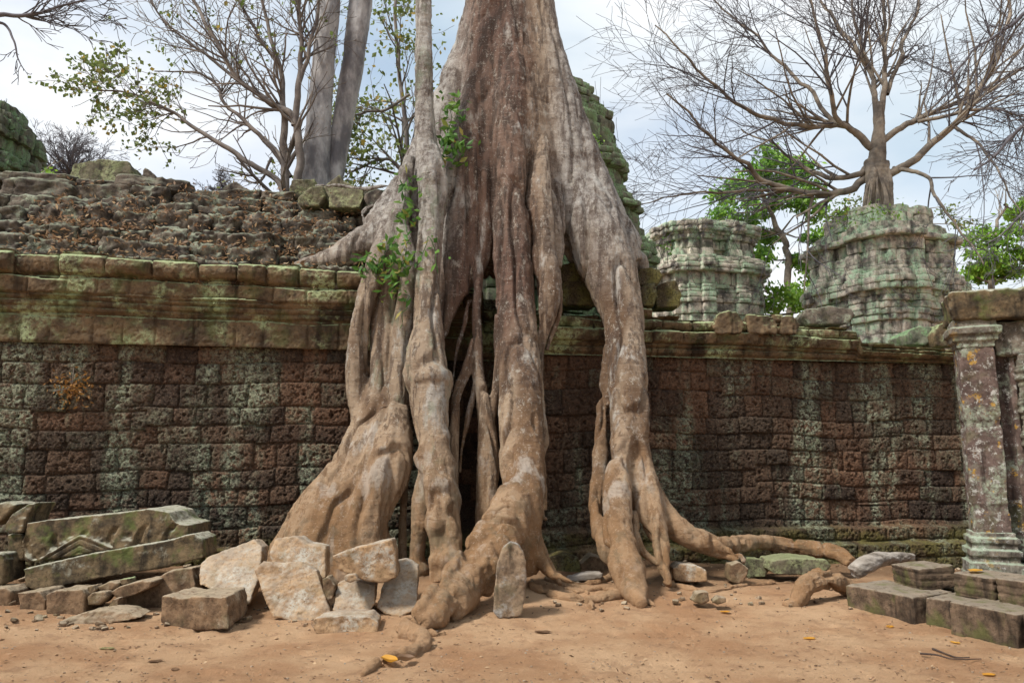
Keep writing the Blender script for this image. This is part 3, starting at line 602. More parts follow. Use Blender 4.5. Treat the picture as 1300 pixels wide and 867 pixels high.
# big left buttress
body.append(T([(503, 400, 10.8, 20), (498, 450, 10.65, 26), (489, 510, 10.4, 32), (476, 560, 10.2, 39), (457, 610, 10.0, 45), (434, 660, 9.8, 60), (426, 710, 9.7, 72), (420, 760, 9.7, 76)], .62, 22))
body.append(T([(500, 520, 10.2, 22), (490, 590, 9.8, 32), (468, 650, 9.6, 29), (460, 710, 9.5, 33), (456, 750, 9.5, 32)], .9, 14))
body.append(T([(455, 560, 10.35, 14), (425, 610, 10.1, 20), (395, 655, 9.95, 26), (370, 700, 9.9, 28), (358, 745, 9.9, 26)], .7, 14))
# central brown ridges
body.append(T([(622, -20, 11.6, 8), (612, 90, 11.25, 20), (590, 200, 10.95, 30), (584, 270, 10.9, 30), (582, 330, 10.8, 27), (572, 370, 10.7, 20), (562, 405, 10.6, 13), (556, 440, 10.55, 8)], .9, 14))
body.append(T([(634, 20, 11.5, 8), (626, 140, 11.15, 20), (616, 240, 10.9, 24), (606, 310, 10.8, 20), (594, 350, 10.7, 15), (580, 375, 10.65, 10)], .9, 14))
remesh('trunk', *join(body), .026, 5, bark_disp(3), BARK, tree, torg)
# central root with the sweeping foot
b = [T([(654, -120, 11.7, 10), (651, 0, 11.35, 18), (648, 150, 10.95, 24), (646, 240, 10.8, 25), (650, 320, 10.65, 25), (656, 400, 10.5, 25), (660, 470, 10.2, 27), (660, 540, 9.85, 28), (662, 600, 9.45, 28), (660, 650, 9.1, 27), (660, 690, 8.95, 24), (668, 730, 9.0, 16)], .85, 18),
     T([(661, 560, 9.75, 18), (658, 620, 9.25, 22), (642, 670, 8.65, 27), (616, 715, 8.25, 30), (585, 750, 7.95, 28), (560, 775, 7.4, 20), (540, 789, 7.15, 11), (522, 797, 7.03, 7)], .75, 16),
     T([(656, 600, 9.3, 10), (618, 664, 8.6, 9), (585, 705, 8.1, 8), (558, 742, 7.65, 9), (535, 768, 7.25, 8), (518, 790, 7.05, 6)], 1, 10),
     T([(678, 640, 9.3, 10), (680, 690, 9.1, 12), (690, 715, 8.9, 9), (712, 733, 8.7, 7), (730, 740, 8.6, 5)], 1, 10)]
remesh('root', *join(b), .020, 4, bark_disp(13, 1, .010), BARK, tree, torg)
b = [T([(690, 80, 11.5, 6), (686, 160, 11.15, 13), (684, 240, 10.85, 16), (688, 310, 10.7, 18), (696, 360, 10.55, 17), (694, 395, 10.5, 14), (686, 425, 10.5, 10), (682, 470, 10.45, 6), (680, 520, 10.4, 4)], .9, 12),
     T([(694, 200, 11.3, 10), (700, 255, 11.1, 16), (704, 300, 10.98, 14), (706, 340, 10.9, 8)], .9, 12)]
remesh('root', *join(b), .018, 3, bark_disp(23), BARK, tree, torg)
# slender stem with the warty lower part
b = [T([(541, -500, 10.6, 9), (539, -100, 10.5, 10.5), (538, 0, 10.5, 11.5), (538, 90, 10.45, 12), (540, 170, 10.4, 14), (547, 222, 10.35, 20), (548, 250, 10.35, 19), (546, 300, 10.3, 17), (543, 350, 10.2, 19), (541, 410, 10.1, 21), (541, 460, 9.95, 26), (545, 500, 9.85, 24), (551, 550, 9.7, 19), (555, 600, 9.6, 21), (564, 650, 9.4, 19), (570, 700, 9.3, 17), (568, 740, 9.25, 18)], .95, 18),
     T([(545, 590, 9.75, 12), (536, 640, 9.65, 13), (531, 690, 9.6, 10), (528, 730, 9.6, 10)], 1, 12),
     T([(531, 400, 10.2, 10), (528, 460, 10.05, 14), (536, 530, 9.9, 12), (548, 580, 9.8, 10)], 1, 10)]
def warty(co, no):
    w = ss(3.4, 2.4, co[:, 2]); return bark_disp(33)(co, no) * (1 - .35 * w) + .085 * w * ss(-.1, .7, fbm(co, 3.6, 2, seed=91)) + .008 * w * fbm(co, 9, 3, seed=92)
remesh('stem', *join(b), .017, 3, warty, BARKG, tree, torg)
def root(pts_list, seed, vox=.014, ed=1, mat=None, wart=0, amp=.6):
    return remesh('root', *join([T(p, ed, 10) for p in pts_list]), vox, 2, bark_disp(seed, amp, wart), mat or BARK, tree, torg)
root([[(520, 200, 11.0, 8), (508, 270, 10.85, 14), (496, 330, 10.7, 16), (488, 390, 10.6, 17), (486, 440, 10.5, 17), (484, 490, 10.35, 15), (480, 540, 10.25, 10), (476, 580, 10.2, 6)], [(512, 290, 10.7, 10), (520, 340, 10.5, 12), (514, 400, 10.4, 14), (508, 450, 10.35, 13), (504, 510, 10.2, 12), (500, 560, 10.1, 8), (497, 600, 10.0, 5)]], 40, .018, mat=BARKG)
root([[(376, 341, 10.85, 4), (340, 342, 10.7, 3), (300, 338, 10.6, 2.5), (262, 336, 10.55, 2), (225, 331, 10.5, 1.5)]], 70, .011)
root([[(520, 232, 11.4, 4), (490, 236, 11.6, 3), (462, 240, 11.7, 3), (430, 236, 11.8, 2.5), (400, 236, 11.9, 2)]], 71, .011)
root([[(500, 262, 11.3, 4), (474, 262, 11.5, 4), (460, 272, 11.4, 3), (468, 290, 11.2, 3)]], 72, .011)
# inner network of roots in the dark hollow
root([[(606, 280, 10.85, 5), (607, 340, 10.65, 9), (605, 408, 10.5, 8), (607, 476, 10.35, 8), (614, 521, 10.2, 11), (619, 571, 10.1, 14), (618, 620, 10.0, 14), (616, 655, 9.9, 13), (610, 690, 9.9, 7)],
      [(634, 400, 10.4, 6), (632, 440, 10.35, 7), (629, 499, 10.3, 7), (620, 535, 10.2, 9)], [(603, 430, 10.4, 5), (592, 470, 10.3, 7), (579, 505, 10.2, 7), (576, 567, 10.05, 7), (574, 625, 9.9, 7), (574, 680, 9.8, 7)]], 41, .014)
root([[(596, 380, 10.6, 4), (590, 410, 10.55, 3), (578, 455, 10.5, 3), (573, 500, 10.45, 2.5)]], 42, .010)
root([[(606, 462, 10.38, 3), (602, 495, 10.3, 3), (594, 530, 10.3, 4), (586, 570, 10.25, 3), (584, 600, 10.2, 2)]], 43, .010)
root([[(518, 560, 10.3, 4), (514, 620, 10.2, 4), (511, 680, 10.1, 5), (512, 730, 10.0, 5)]], 46)
root([[(698, 320, 10.75, 4), (706, 350, 10.7, 4.5), (711, 375, 10.65, 4.5), (710, 400, 10.6, 4), (700, 425, 10.6, 4), (694, 445, 10.6, 3)]], 47, .012)
root([[(690, 430, 10.5, 3.5), (686, 480, 10.45, 4), (688, 520, 10.4, 4), (692, 560, 10.3, 5), (686, 590, 10.3, 4), (692, 620, 10.2, 3.5), (692, 648, 10.2, 3)]], 48, .011)
root([[(684, 540, 10.2, 4), (690, 600, 10.1, 4), (688, 650, 10.0, 3), (694, 660, 9.9, 2)]], 49, .011)
root([[(683, 690, 9.2, 7), (692, 712, 9.1, 7), (704, 730, 9.0, 5), (712, 742, 8.9, 3)]], 51, .012)
root([[(806, 650, 9.6, 5), (808, 680, 9.4, 5), (816, 700, 9.3, 5), (830, 712, 9.25, 4), (838, 716, 9.2, 3)]], 52, .012)
def groot(pts, seed, r=None, mat=None, wart=.014, vox=.012, lift=.3):
    """creeping root: rows px, py of its axis on the ground, half width in px"""
    P = []
    for px, py, w in pts:
        p = gp(px, py); P.append((*p, w * p[1] / F))
    P = cr_path(P, 7); Q = P[:, :3].copy(); rr = np.maximum(P[:, 3], .004); Q[:, 2] += rr * lift
    return remesh('root', *tube(Q, rr, 12, 1), vox, 2, bark_disp(seed, .75, wart), mat or BARK, tree, torg)
root([[(905, 694, 9.9, 11), (935, 690, 10.2, 10), (970, 688, 10.5, 9), (1000, 694, 10.6, 10), (1035, 697, 10.6, 10), (1065, 700, 10.5, 8), (1082, 712, 10.2, 5)], [(1030, 697, 10.6, 8), (1060, 705, 10.3, 7), (1078, 716, 10.1, 4)]], 60, .014, wart=.01)
groot([(672, 745, 6), (700, 757, 6), (730, 762, 6), (748, 765, 6), (752, 774, 4)], 61)
groot([(744, 765, 5), (765, 762, 7), (790, 758, 8), (812, 762, 7), (832, 770, 3)], 62)
groot([(708, 738, 4), (735, 742, 4), (760, 740, 4), (783, 730, 5)], 63); groot([(715, 748, 3), (740, 752, 3), (765, 748, 2.5), (790, 752, 2)], 64)
groot([(846, 742, 4), (870, 748, 4), (905, 752, 3.5), (935, 745, 3.5), (970, 742, 3), (1010, 740, 2)], 65)
groot([(545, 792, 8), (522, 797, 12), (516, 806, 13), (534, 812, 12), (538, 822, 10), (520, 832, 9), (495, 838, 8), (475, 846, 7), (460, 858, 4)], 66, vox=.011, wart=.012)
groot([(540, 800, 4), (555, 806, 4), (566, 804, 2.5)], 67)
groot([(720, 742, 2.5), (738, 747, 2), (748, 755, 2)], 68, vox=.008); groot([(690, 735, 4), (712, 742, 3.5), (722, 748, 2.5)], 69, vox=.009)
# crown far above the view, so the trunk does not end in the air
rg = np.random.default_rng(23)
def grow(out, p, d, L, r, lev, rg, up=.15, nseg=6, wob=.25, kids=(2, 4), lr=.62, spread=.9, tips=None, minr=.004):
    pts = [p]; rs = [r]; q = p.copy(); dd = d / np.linalg.norm(d)
    for i in range(nseg):
        dd = dd + rg.normal(size=3) * wob / nseg ** .5 + np.array((0, 0, up)) / nseg; dd /= np.linalg.norm(dd)
        q = q + dd * L / nseg; pts.append(q); rs.append(max(minr, r * (1 - .62 * (i + 1) / nseg)))
    out.append((np.array(pts), np.array(rs), lev))
    if lev <= 0:
        if tips is not None: tips.append(q)
        return
    for k in range(rg.integers(*kids) + 1):
        i = rg.integers(max(1, nseg // 3), nseg + 1); b = pts[i]; t = (pts[i] - pts[i - 1]); t /= np.linalg.norm(t)
        a = rg.normal(size=3); a -= t * (a @ t); a /= np.linalg.norm(a); nd_ = t * 1.0 + a * spread * rg.uniform(.6, 1.2)
        grow(out, b, nd_, L * lr * rg.uniform(.75, 1.2), max(minr, rs[i] * .68), lev - 1, rg, up, nseg, wob, kids, lr, spread, tips, minr)
def tubes_fast(lst, sides_of=lambda r: 3 if r < .02 else (5 if r < .06 else 8)):
    Vs = []; Fs = []; k = 0
    for Q, r, lev in lst:
        sd = sides_of(r[0]); n = len(Q); T_ = np.gradient(Q, axis=0); T_ /= np.linalg.norm(T_, axis=1)[:, None] + 1e-9
        ref = np.array((0, 0, 1.)) if abs(T_[0][2]) < .8 else np.array((1., 0, 0))
        U = np.cross(T_, ref); U /= np.linalg.norm(U, axis=1)[:, None] + 1e-9; B = np.cross(T_, U); a = np.linspace(0, 2 * np.pi, sd, endpoint=False)
        V = Q[:, None] + (np.cos(a)[None, :, None] * U[:, None] + np.sin(a)[None, :, None] * B[:, None]) * r[:, None, None]
        Vs.append(V.reshape(-1, 3)); Fs.append(gridf(n, sd, True) + k); k += n * sd
    return np.vstack(Vs), np.vstack(Fs)
def wood(name, lst, mat, parent, org): return mk(name, *tubes_fast(lst), mat, parent, org)
def foliage(name, C, size, n, spr, mat, parent, org, rg, asp=.55):
    C = np.asarray(C); K = np.repeat(C, n, 0) + rg.normal(size=(len(C) * n, 3)) * spr * np.array((1, 1, .6)); V, Fc, lv = leaf_cards(K, None, size, rg, asp)
    return mk(name, V, Fc, mat, parent, org, False, {'lv': lv})
tl = []; tips = []; top = at(646, -760, 12.2)
for k in range(7): grow(tl, top, np.array((math.cos(k * .9), math.sin(k * .9), .9)), 6, .32, 2, rg, tips=tips, minr=.02)
wood('crown', tl, SILV, tree, torg)

# climbing plants on the trunk
def vine(label, spots, seed, size=.12):
    rg = np.random.default_rng(seed); o0 = at(*spots[0][0][:3]); t = thing('climbing_plant', label, 'climbing plant', o0); st = []; C = []
    for pts in spots:
        P = cr_path(pts, 6); Q = np.array([at(*p[:3]) for p in P]) + rg.normal(size=(len(P), 3)) * .02; st.append((Q, np.full(len(Q), .006), 0))
        for q, p in zip(Q, P):
            for _ in range(int(p[3] * 1.8)): C.append(q + rg.normal(size=3) * np.array((.10, .06, .10)))
    wood('stem', st, LEAFV, t, o0); V, Fc, lv = leaf_cards(np.array(C), None, size, rg, .42, .3); mk('leaves', V, Fc, LEAFV, t, o0, False, {'lv': lv})
vine('green leafy creeper hanging over the left roots beside the slender stem', [[(522, 225, 10.1, 3), (512, 270, 10.2, 3), (520, 310, 10.0, 2), (505, 350, 10.2, 3)], [(500, 300, 10.3, 3), (485, 330, 10.3, 4), (470, 345, 10.3, 3), (458, 335, 10.3, 1)], [(515, 330, 10.1, 3), (500, 360, 10.2, 4), (515, 380, 10.1, 1), (508, 420, 10.1, 0)], [(530, 340, 9.95, 1), (545, 300, 9.95, 1), (556, 345, 9.9, 1)]], 3, .15)
vine('small green shoots growing between slender stem and trunk high up', [[(560, 210, 10.3, 2), (566, 180, 10.4, 5), (572, 150, 10.5, 3), (576, 122, 10.5, 3)], [(566, 200, 10.4, 3), (580, 188, 10.5, 3), (590, 185, 10.5, 1)]], 4, .15)
rg = np.random.default_rng(8)
for lb, px, py, D_, mt, w, n_ in (('bright green tuft growing on the mossy tower behind the trunk', 752, 182, 15.4, LEAFB, .12, 60), ('orange dry fern growing out of the left wall face', 92, 492, 10.05, FERN, .13, 260), ('dry ochre bush on top of the narrower tower', 880, 306, 24.6, FERN, .30, 120), ('green tuft spilling from the edge of the narrower tower', 851, 312, 24.6, LEAFG, .28, 90),
        ('bright green tuft left of the bare tree foot on the wide tower', 1064, 272, 20.8, LEAFB, .30, 130), ('yellow green tuft right of the bare tree foot on the wide tower', 1126, 274, 20.6, LEAFB, .30, 130), ('small leafy tuft at the lower end of the mossy tower', 797, 316, 15.5, LEAFG, .16, 30)):
    c = at(px, py, D_); C = c + rg.normal(size=(n_, 3)) * w * np.array((1, .5, .8)); V, Fc, lv = leaf_cards(C, None, .07 * D_ / 11, rg, .4)
    t = thing('small_plant', lb, 'plant', c); mk('leaves', V, Fc, mt, t, c, False, {'lv': lv})
    wood('stem', [(np.array([c + (0, .15, -.1), c, c + rg.normal(size=3) * w]), np.full(3, .008), 0) for _ in range(8)], TWIG, t, c)

# ------------------------------------------------------------ trees beyond the wall
def limb(pts, D, nsub=10, L=(1, 2), lev=2, rg=None, out=None, tips=None, up=.1, dj=0.6, spread=1.0, kids=(1, 3), wob=.3, start=.25, minr=.006, lr=.6):
    """pts rows px, py, half width px, extra distance"""
    P = cr_path([(p[0], p[1], p[2], p[3] if len(p) > 3 else 0) for p in pts], 8); Q = np.array([at(p[0], p[1], D + p[3]) for p in P]); Q = Q + np.stack([fbm(Q, 1.6, 3, seed=k_ + len(out)) for k_ in (0, 50, 90)], -1) * .10 * D / 14 * ss(0, 6, np.arange(len(Q)))[:, None]; r = np.maximum(P[:, 2] * D / F, .006)
    out.append((Q, r, 9)); n = len(Q)
    for k in range(nsub):
        i = int(rg.integers(int(n * start), n - 1)); t = Q[i + 1] - Q[i]; t /= np.linalg.norm(t); a = rg.normal(size=3); a -= t * (a @ t); a /= np.linalg.norm(a)
        grow(out, Q[i], t * .9 + a * spread * rg.uniform(.5, 1.1), rg.uniform(*L) * (1.15 - .5 * i / n), max(minr, r[i] * .5), lev, rg, up, 5, wob, kids, lr, .8, tips, minr)
    if tips is not None: tips.append(Q[-1])
rg = np.random.default_rng(31)
# silver twin trunks
c = at(410, 560, 14.6); c[2] = 0; t = thing('silver_trunk_tree', 'tall silver barked tree with twin trunks rising behind the roof', 'tree', c)
def smoothtrunk(plist, seed, mat, name='trunk', ed=1, amp=.5, vox=.03): return remesh(name, *join([T(p, ed, 16) for p in plist]), vox, 3, bark_disp(seed, amp), mat, t, c)
smoothtrunk([[(394, 560, 14.6, 32), (394, 300, 14.6, 26), (398, 225, 14.6, 22), (404, 160, 14.6, 17), (411, 80, 14.6, 15), (417, 0, 14.6, 16), (425, -200, 14.6, 14), (430, -420, 14.6, 10)], [(380, 420, 14.6, 16), (388, 240, 14.5, 10), (399, 180, 14.5, 8)]], 1, SILV)
smoothtrunk([[(405, 560, 14.9, 24), (412, 300, 14.9, 20), (422, 225, 14.9, 15), (436, 150, 14.9, 14), (448, 80, 14.9, 15), (458, 0, 14.9, 16), (480, -200, 14.9, 13), (500, -420, 14.9, 9)], [(428, 420, 14.9, 16), (424, 240, 14.8, 12), (430, 180, 14.8, 8)]], 2, SILV)
tl = []
for q in (at(430, -420, 14.6), at(500, -420, 14.9)):
    for k in range(4): grow(tl, q, np.array((math.cos(k * 1.6), math.sin(k * 1.6), .9)), 3.5, .12, 2, rg, minr=.01)
wood('crown', tl, SILV, t, c)
# spreading tree with sparse round leaf clusters
c = at(362, 560, 14.0); c[2] = 0; t = thing('sparse_leafed_tree', 'pale limbed tree left of the silver trunks with sparse small leaf clusters', 'tree', c)
tr = []; tips = []; tl = []; none = []
limb([(366, 560, 8), (362, 300, 7), (360, 240, 6), (362, 150, 4.5), (352, 80, 3), (330, 0, 2), (318, -60, 1.5)], 14.0, 22, (.8, 1.6), 2, rg, tr, none)
limb([(360, 260, 4.5), (352, 232, 4), (310, 200, 3.5), (262, 168, 2.8), (215, 138, 2.0), (165, 120, 1.4), (120, 112, .9)], 14.0, 26, (.6, 1.15), 2, rg, tl, tips, .12, start=.45)
limb([(368, 225, 4), (345, 190, 3.2), (318, 160, 2.8), (285, 130, 2.2), (268, 100, 1.8), (232, 90, 1.2), (196, 90, .8)], 14.4, 22, (.7, 1.4), 2, rg, tl, none, .1)
limb([(376, 250, 6), (378, 200, 5.5), (372, 150, 5), (345, 132, 4), (305, 105, 3.4), (275, 55, 2.8), (245, 0, 2), (235, -30, 1.5)], 13.8, 34, (.8, 1.7), 2, rg, tl, none, .15)
limb([(374, 160, 5), (380, 100, 4), (382, 50, 3), (378, 0, 2.5), (372, -80, 2)], 13.8, 24, (.8, 1.5), 2, rg, tl, none, .15)
limb([(378, 110, 3.5), (392, 60, 2.8), (402, 20, 2), (410, -60, 1.5)], 13.8, 12, (.7, 1.3), 2, rg, tl, none, .15)
limb([(352, 80, 3), (325, 40, 2.2), (300, -10, 1.6)], 14.2, 14, (.7, 1.3), 2, rg, tl, none, .2)
limb([(305, 105, 2.6), (262, 70, 2), (215, 30, 1.5), (190, 0, 1)], 14.2, 18, (.7, 1.3), 2, rg, tl, none, .2)
limb([(345, 200, 2), (330, 230, 1.6), (310, 226, 1)], 14.0, 6, (.4, .8), 1, rg, tl, none)
wood('trunk', tr, TWIG, t, c); wood('branch', tl, TWIG, t, c)
tips = [q for q in tips]; foliage('leaves', tips, .10, 7, .09, LEAFY, t, c, rg, .8)
ex = [p for p in none if rg.random() < .07]; foliage('leaves', ex, .10, 6, .10, LEAFY, t, c, rg, .8)
# yellow-green tree between silver trunks and the stem
c = at(500, 560, 19); c[2] = 0; t = thing('yellow_leafed_tree', 'thin tree with small yellow green leaves between silver trunks and giant tree', 'tree', c); tl = []; tips = []
limb([(505, 560, 6), (512, 300, 5), (515, 180, 3.5), (508, 90, 2.5), (500, 0, 2), (495, -80, 1.5)], 19, 30, (1.2, 2.2), 2, rg, tl, tips, .1)
limb([(520, 120, 2), (490, 138, 2), (465, 142, 1.6), (448, 150, 1)], 18, 12, (.8, 1.3), 2, rg, tl, tips, .1)
limb([(515, 220, 3), (490, 200, 2), (460, 215, 1.4), (440, 225, 1)], 19, 14, (.9, 1.5), 2, rg, tl, tips, .1)
wood('trunk', tl, TWIG, t, c); foliage('leaves', [q for q in tips if rg.random() < .95], .15, 8, .2, LEAFY, t, c, rg, .7)
# far bare tree behind the roof, left
def round_bare(label, px, py, D, rad, mat, seed, leafm=None, n=26, lv=3, Lf=1.0, name='bare_tree'):
    rg = np.random.default_rng(seed); c = at(px, py, D); base = c.copy(); base[2] = 0; t = thing(name, label, 'tree', base); tl = []; tp = []
    wood('trunk', [(np.array([base, base * .5 + c * .5 + (.1, 0, 0), c]), np.array((.22, .16, .12)) * D / 24, 9)], mat, t, base)
    for k in range(n):
        d = rg.normal(size=3); d[2] = abs(d[2]) * .9 + .12; grow(tl, c - np.array((0, 0, rad * .1)), d / np.linalg.norm(d), rad * .62 * rg.uniform(.7, 1.1), .045 * D / 24, lv, rg, .08, 5, .3, (3, 5), .55, .9, tp, .006 * D / 24)
    wood('crown', tl, mat, t, base); return t, base, tp, rg
round_bare('round bare tree far off behind the roof near the left edge', 92, 222, 30, 2.6, TWIGD, 2)
round_bare('faint bare treetop far off behind the ridge left of the silver trunks', 290, 252, 34, 1.7, TWIGD, 5, n=12)
round_bare('small bare shrub on top of the mossy tower at the left edge', 2, 138, 16, .35, TWIGD, 6, n=8, lv=1)
# overhanging branch, top left: its tree stands outside the view
c = at(-260, 560, 11); c[2] = 0; t = thing('overhanging_tree', 'dark bare branch reaching in from the upper left corner', 'tree', c); tl = []
wood('trunk', [(np.array([c, at(-255, 250, 11), at(-235, 60, 11)]), np.array((.3, .22, .15)), 9)], TWIGD, t, c)
rg = np.random.default_rng(41)
limb([(-235, 60, 6), (-80, 30, 4), (0, 20, 3.2), (40, 17, 2.4), (80, 8, 1.6), (125, -4, 1)], 11, 26, (.5, 1.1), 2, rg, tl, None, -.05, start=.5)
limb([(-60, 25, 3), (0, 28, 2), (15, 48, 1.4), (22, 70, 1), (28, 84, .6)], 11, 5, (.2, .5), 1, rg, tl, None, -.1, start=.6)
wood('branch', tl, TWIGD, t, c)
# the great bare tree on the right tower
rg = np.random.default_rng(51); DB = 22.0; c = at(1112, 283, DB); c[2] = zt(296, DB)
t = thing('bare_tree', 'great bare spreading tree rooted on top of the wide tower', 'tree', c)
b = [T([(1112, 300, DB, 22), (1112, 270, DB, 17), (1112, 230, DB, 12), (1114, 195, DB, 11), (1116, 160, DB, 7), (1116, 130, DB, 6)], 1, 12),
     T([(1098, 292, DB - .4, 5), (1102, 260, DB - .3, 6), (1106, 225, DB - .2, 8), (1104, 205, DB, 8)], 1, 8), T([(1128, 292, DB - .3, 6), (1128, 258, DB - .2, 7), (1124, 225, DB - .1, 8), (1122, 205, DB, 7)], 1, 8)]
remesh('trunk', *join(b), .035, 3, bark_disp(5, 1.2), LIMB, t, c)
for k in range(9):
    a = rg.uniform(-1, 1); x0 = 1112 + a * 16
    P = cr_path([(x0 * .5 + 556, 225, DB - .35, 1.2), (x0 + rg.uniform(-4, 4), 250, DB - .5, 1.3), (x0 + rg.uniform(-5, 5), 270, DB - .6, 1.3), (x0 + a * 12, 292, DB - .9, 1)], 5)
    mk('root', *tubes_fast([(np.array([at(*p[:3]) for p in P]), P[:, 3] * DB / F, 9)]), LIMB, t, c)
mains = [([(1108, 218, 7, 0), (1080, 238, 6, 0), (1040, 246, 5.5, -.5), (990, 236, 4.5, -1), (945, 212, 3.2, -1.5), (900, 170, 2.2, -2), (845, 120, 1.2, -2.5)], 40),
         ([(1108, 205, 6, 0), (1085, 222, 5, 0), (1045, 224, 4, .5), (1010, 208, 3, 1), (985, 185, 2, 1.2), (940, 165, 1.2, 1.5)], 26),
         ([(1116, 195, 7, 0), (1092, 172, 6, 0), (1062, 157, 5, 0), (1010, 158, 4, -.5), (960, 142, 3.2, -1), (915, 116, 2.4, -1.5), (870, 70, 1.6, -2), (830, 30, 1, -2)], 44),
         ([(1088, 172, 4.5, 0), (1060, 140, 4, -.5), (1053, 100, 3.4, -1), (1045, 60, 2.6, -1.2), (1028, 0, 2, -1.5), (1015, -60, 1.5, -1.5)], 30),
         ([(1115, 170, 6, 0), (1110, 130, 5, 0), (1104, 90, 4, .3), (1080, 55, 3.2, .6), (1050, 10, 2.2, 1), (1030, -50, 1.6, 1)], 30),
         ([(1118, 150, 5.5, 0), (1124, 100, 4.5, 0), (1120, 50, 3.4, .5), (1122, 0, 2.6, .5), (1126, -60, 2, .5)], 28),
         ([(1120, 180, 5.5, 0), (1152, 158, 5, 0), (1195, 138, 4, .5), (1245, 116, 3, 1), (1300, 86, 2, 1.4), (1350, 50, 1.2, 1.8)], 34),
         ([(1128, 222, 7, 0), (1165, 200, 6, -.3), (1210, 158, 5, -.6), (1245, 112, 4.4, -.8), (1268, 60, 3.6, -1), (1285, 0, 2.6, -1), (1300, -60, 2, -1)], 40),
         ([(1126, 120, 4, 0), (1140, 75, 3.2, .3), (1160, 25, 2.4, .6), (1180, -40, 1.6, .8)], 26),
         ([(1165, 155, 3.4, 0), (1215, 142, 3, -.6), (1260, 138, 2.2, -1), (1310, 150, 1.4, -1.4)], 28),
         ([(1134, 214, 4, 0), (1172, 222, 3, -.8), (1190, 250, 2.4, -1.2), (1215, 285, 1.8, -1.6), (1245, 340, 1, -2)], 14),
         ([(1060, 157, 4, 0), (1010, 100, 3, .5), (960, 50, 2.2, 1), (905, 0, 1.4, 1.4), (880, -40, 1, 1.5)], 34),
         ([(1000, 240, 3, -1), (935, 240, 2.2, -1.4), (870, 248, 1.4, -1.8), (810, 262, .8, -2)], 22),
         ([(1210, 160, 3, -.6), (1250, 190, 2.2, -1), (1280, 235, 1.4, -1.4), (1300, 290, .9, -1.6)], 24),
         ([(1105, 90, 3, .3), (1085, 30, 2.4, 0), (1080, -40, 1.8, 0)], 20)]
for pts, ns in mains:
    pts = [(a, b, w * .8, d) for a, b, w, d in pts]; tl = []; limb(pts, DB, int(ns * .56), (1.6, 3.6), 3, rg, tl, None, .06, spread=.75, kids=(1, 3), start=.2, minr=.0060, lr=.66, wob=.22)
    thick = [q for q in tl if q[1][0] > .035]; thin = [q for q in tl if q[1][0] <= .035]
    bo = wood('branch', thick, LIMB, t, c)
    bt = wood('twigs', thin, TWIGD, bo, c)
# dark nearer bare branches coming from the upper right, their tree outside the view
c = at(1560, 560, 15); c[2] = 0; t = thing('overhanging_tree', 'dark slender bare branches hanging in from the right edge', 'tree', c); tl = []
wood('trunk', [(np.array([c, at(1540, 200, 15), at(1500, -100, 15)]), np.array((.35, .28, .2)), 9)], TWIGD, t, c)
limb([(1520, -40, 6), (1400, 20, 4), (1330, 120, 3), (1270, 190, 2), (1235, 215, 1)], 15, 20, (.8, 1.6), 2, rg, tl, None, -.1, start=.4)
limb([(1500, -100, 6), (1380, -60, 4), (1300, 20, 2.5), (1240, 60, 1.6), (1200, 110, 1)], 15, 20, (.8, 1.6), 2, rg, tl, None, -.1, start=.4)
limb([(1530, 150, 5), (1420, 190, 3), (1330, 230, 2), (1280, 290, 1.2), (1250, 310, .8)], 15, 16, (.6, 1.3), 2, rg, tl, None, -.1, start=.4)
wood('branch', tl, TWIGD, t, c)
# leafy green trees
def leafy(name, label, trunk, D, blobs, leafm, seed, size=.2, dens=60, mat=LIMB):
    rg = np.random.default_rng(seed); c = at(trunk[0][0], 560, D); c[2] = 0; t = thing(name, label, 'tree' if 'tree' in name else 'bush', c)
    tl = []; limb([(trunk[0][0], 560, trunk[0][2] * 1.2)] + list(trunk), D, 6, (1, 2), 1, rg, tl, None, .2, start=.5); C = []
    tp = np.array([at(p[0], p[1], D) for p in trunk])
    for (px, py, w, h, k) in blobs:
        b = at(px, py, D + rg.uniform(-1, 1) * 1.2); rx, rz = w * D / F, h * D / F
        j = np.argmin(np.linalg.norm(tp - b, axis=1)); tl.append((np.array([tp[j], (tp[j] + b) / 2 + rg.normal(size=3) * .15, b]), np.array((.05, .03, .015)), 2))
        for _ in range(k):
            d = rg.normal(size=3); d /= np.linalg.norm(d); q = b + d * np.array((rx, rx, rz)) * rg.uniform(.35, 1.0) ** .6; C.append(q)
    wood('trunk', tl, mat, t, c); foliage('crown', C, size, dens, .20, leafm, t, c, rg); return t
leafy('green_tree', 'leafy green tree with a pale bent trunk between the two right towers', [(1003, 385, 5), (1000, 330, 4.5), (992, 295, 4), (975, 262, 2.5), (962, 235, 1.5)], 30,
      [(985, 212, 34, 22, 16), (955, 228, 26, 20, 11), (1018, 228, 26, 20, 11), (925, 250, 18, 14, 6), (965, 262, 26, 16, 9), (1030, 265, 22, 18, 9), (1000, 250, 22, 16, 7), (935, 285, 22, 14, 8), (912, 272, 12, 10, 3), (968, 305, 22, 12, 7), (1038, 300, 16, 18, 7), (1022, 330, 20, 16, 8), (965, 330, 18, 12, 6), (1040, 350, 12, 16, 5)], LEAFM, 12, .26, 60)
leafy('green_bush', 'bright yellow green bush low between the two right towers', [(990, 400, 3), (985, 375, 2)], 27, [(980, 378, 24, 16, 10), (1005, 372, 22, 14, 9), (1020, 385, 16, 12, 6), (962, 388, 12, 10, 4)], LEAFB, 13, .20, 46)
leafy('green_tree', 'mid green tree at the right edge behind the pillar', [(1262, 420, 5), (1258, 360, 4), (1262, 300, 2.5), (1275, 260, 1.5)], 29, [(1245, 330, 22, 16, 9), (1275, 300, 24, 16, 9), (1292, 268, 18, 14, 7), (1265, 345, 26, 14, 11), (1295, 330, 18, 20, 9), (1240, 300, 12, 12, 4), (1238, 352, 12, 12, 5)], LEAFB, 14, .24, 60)
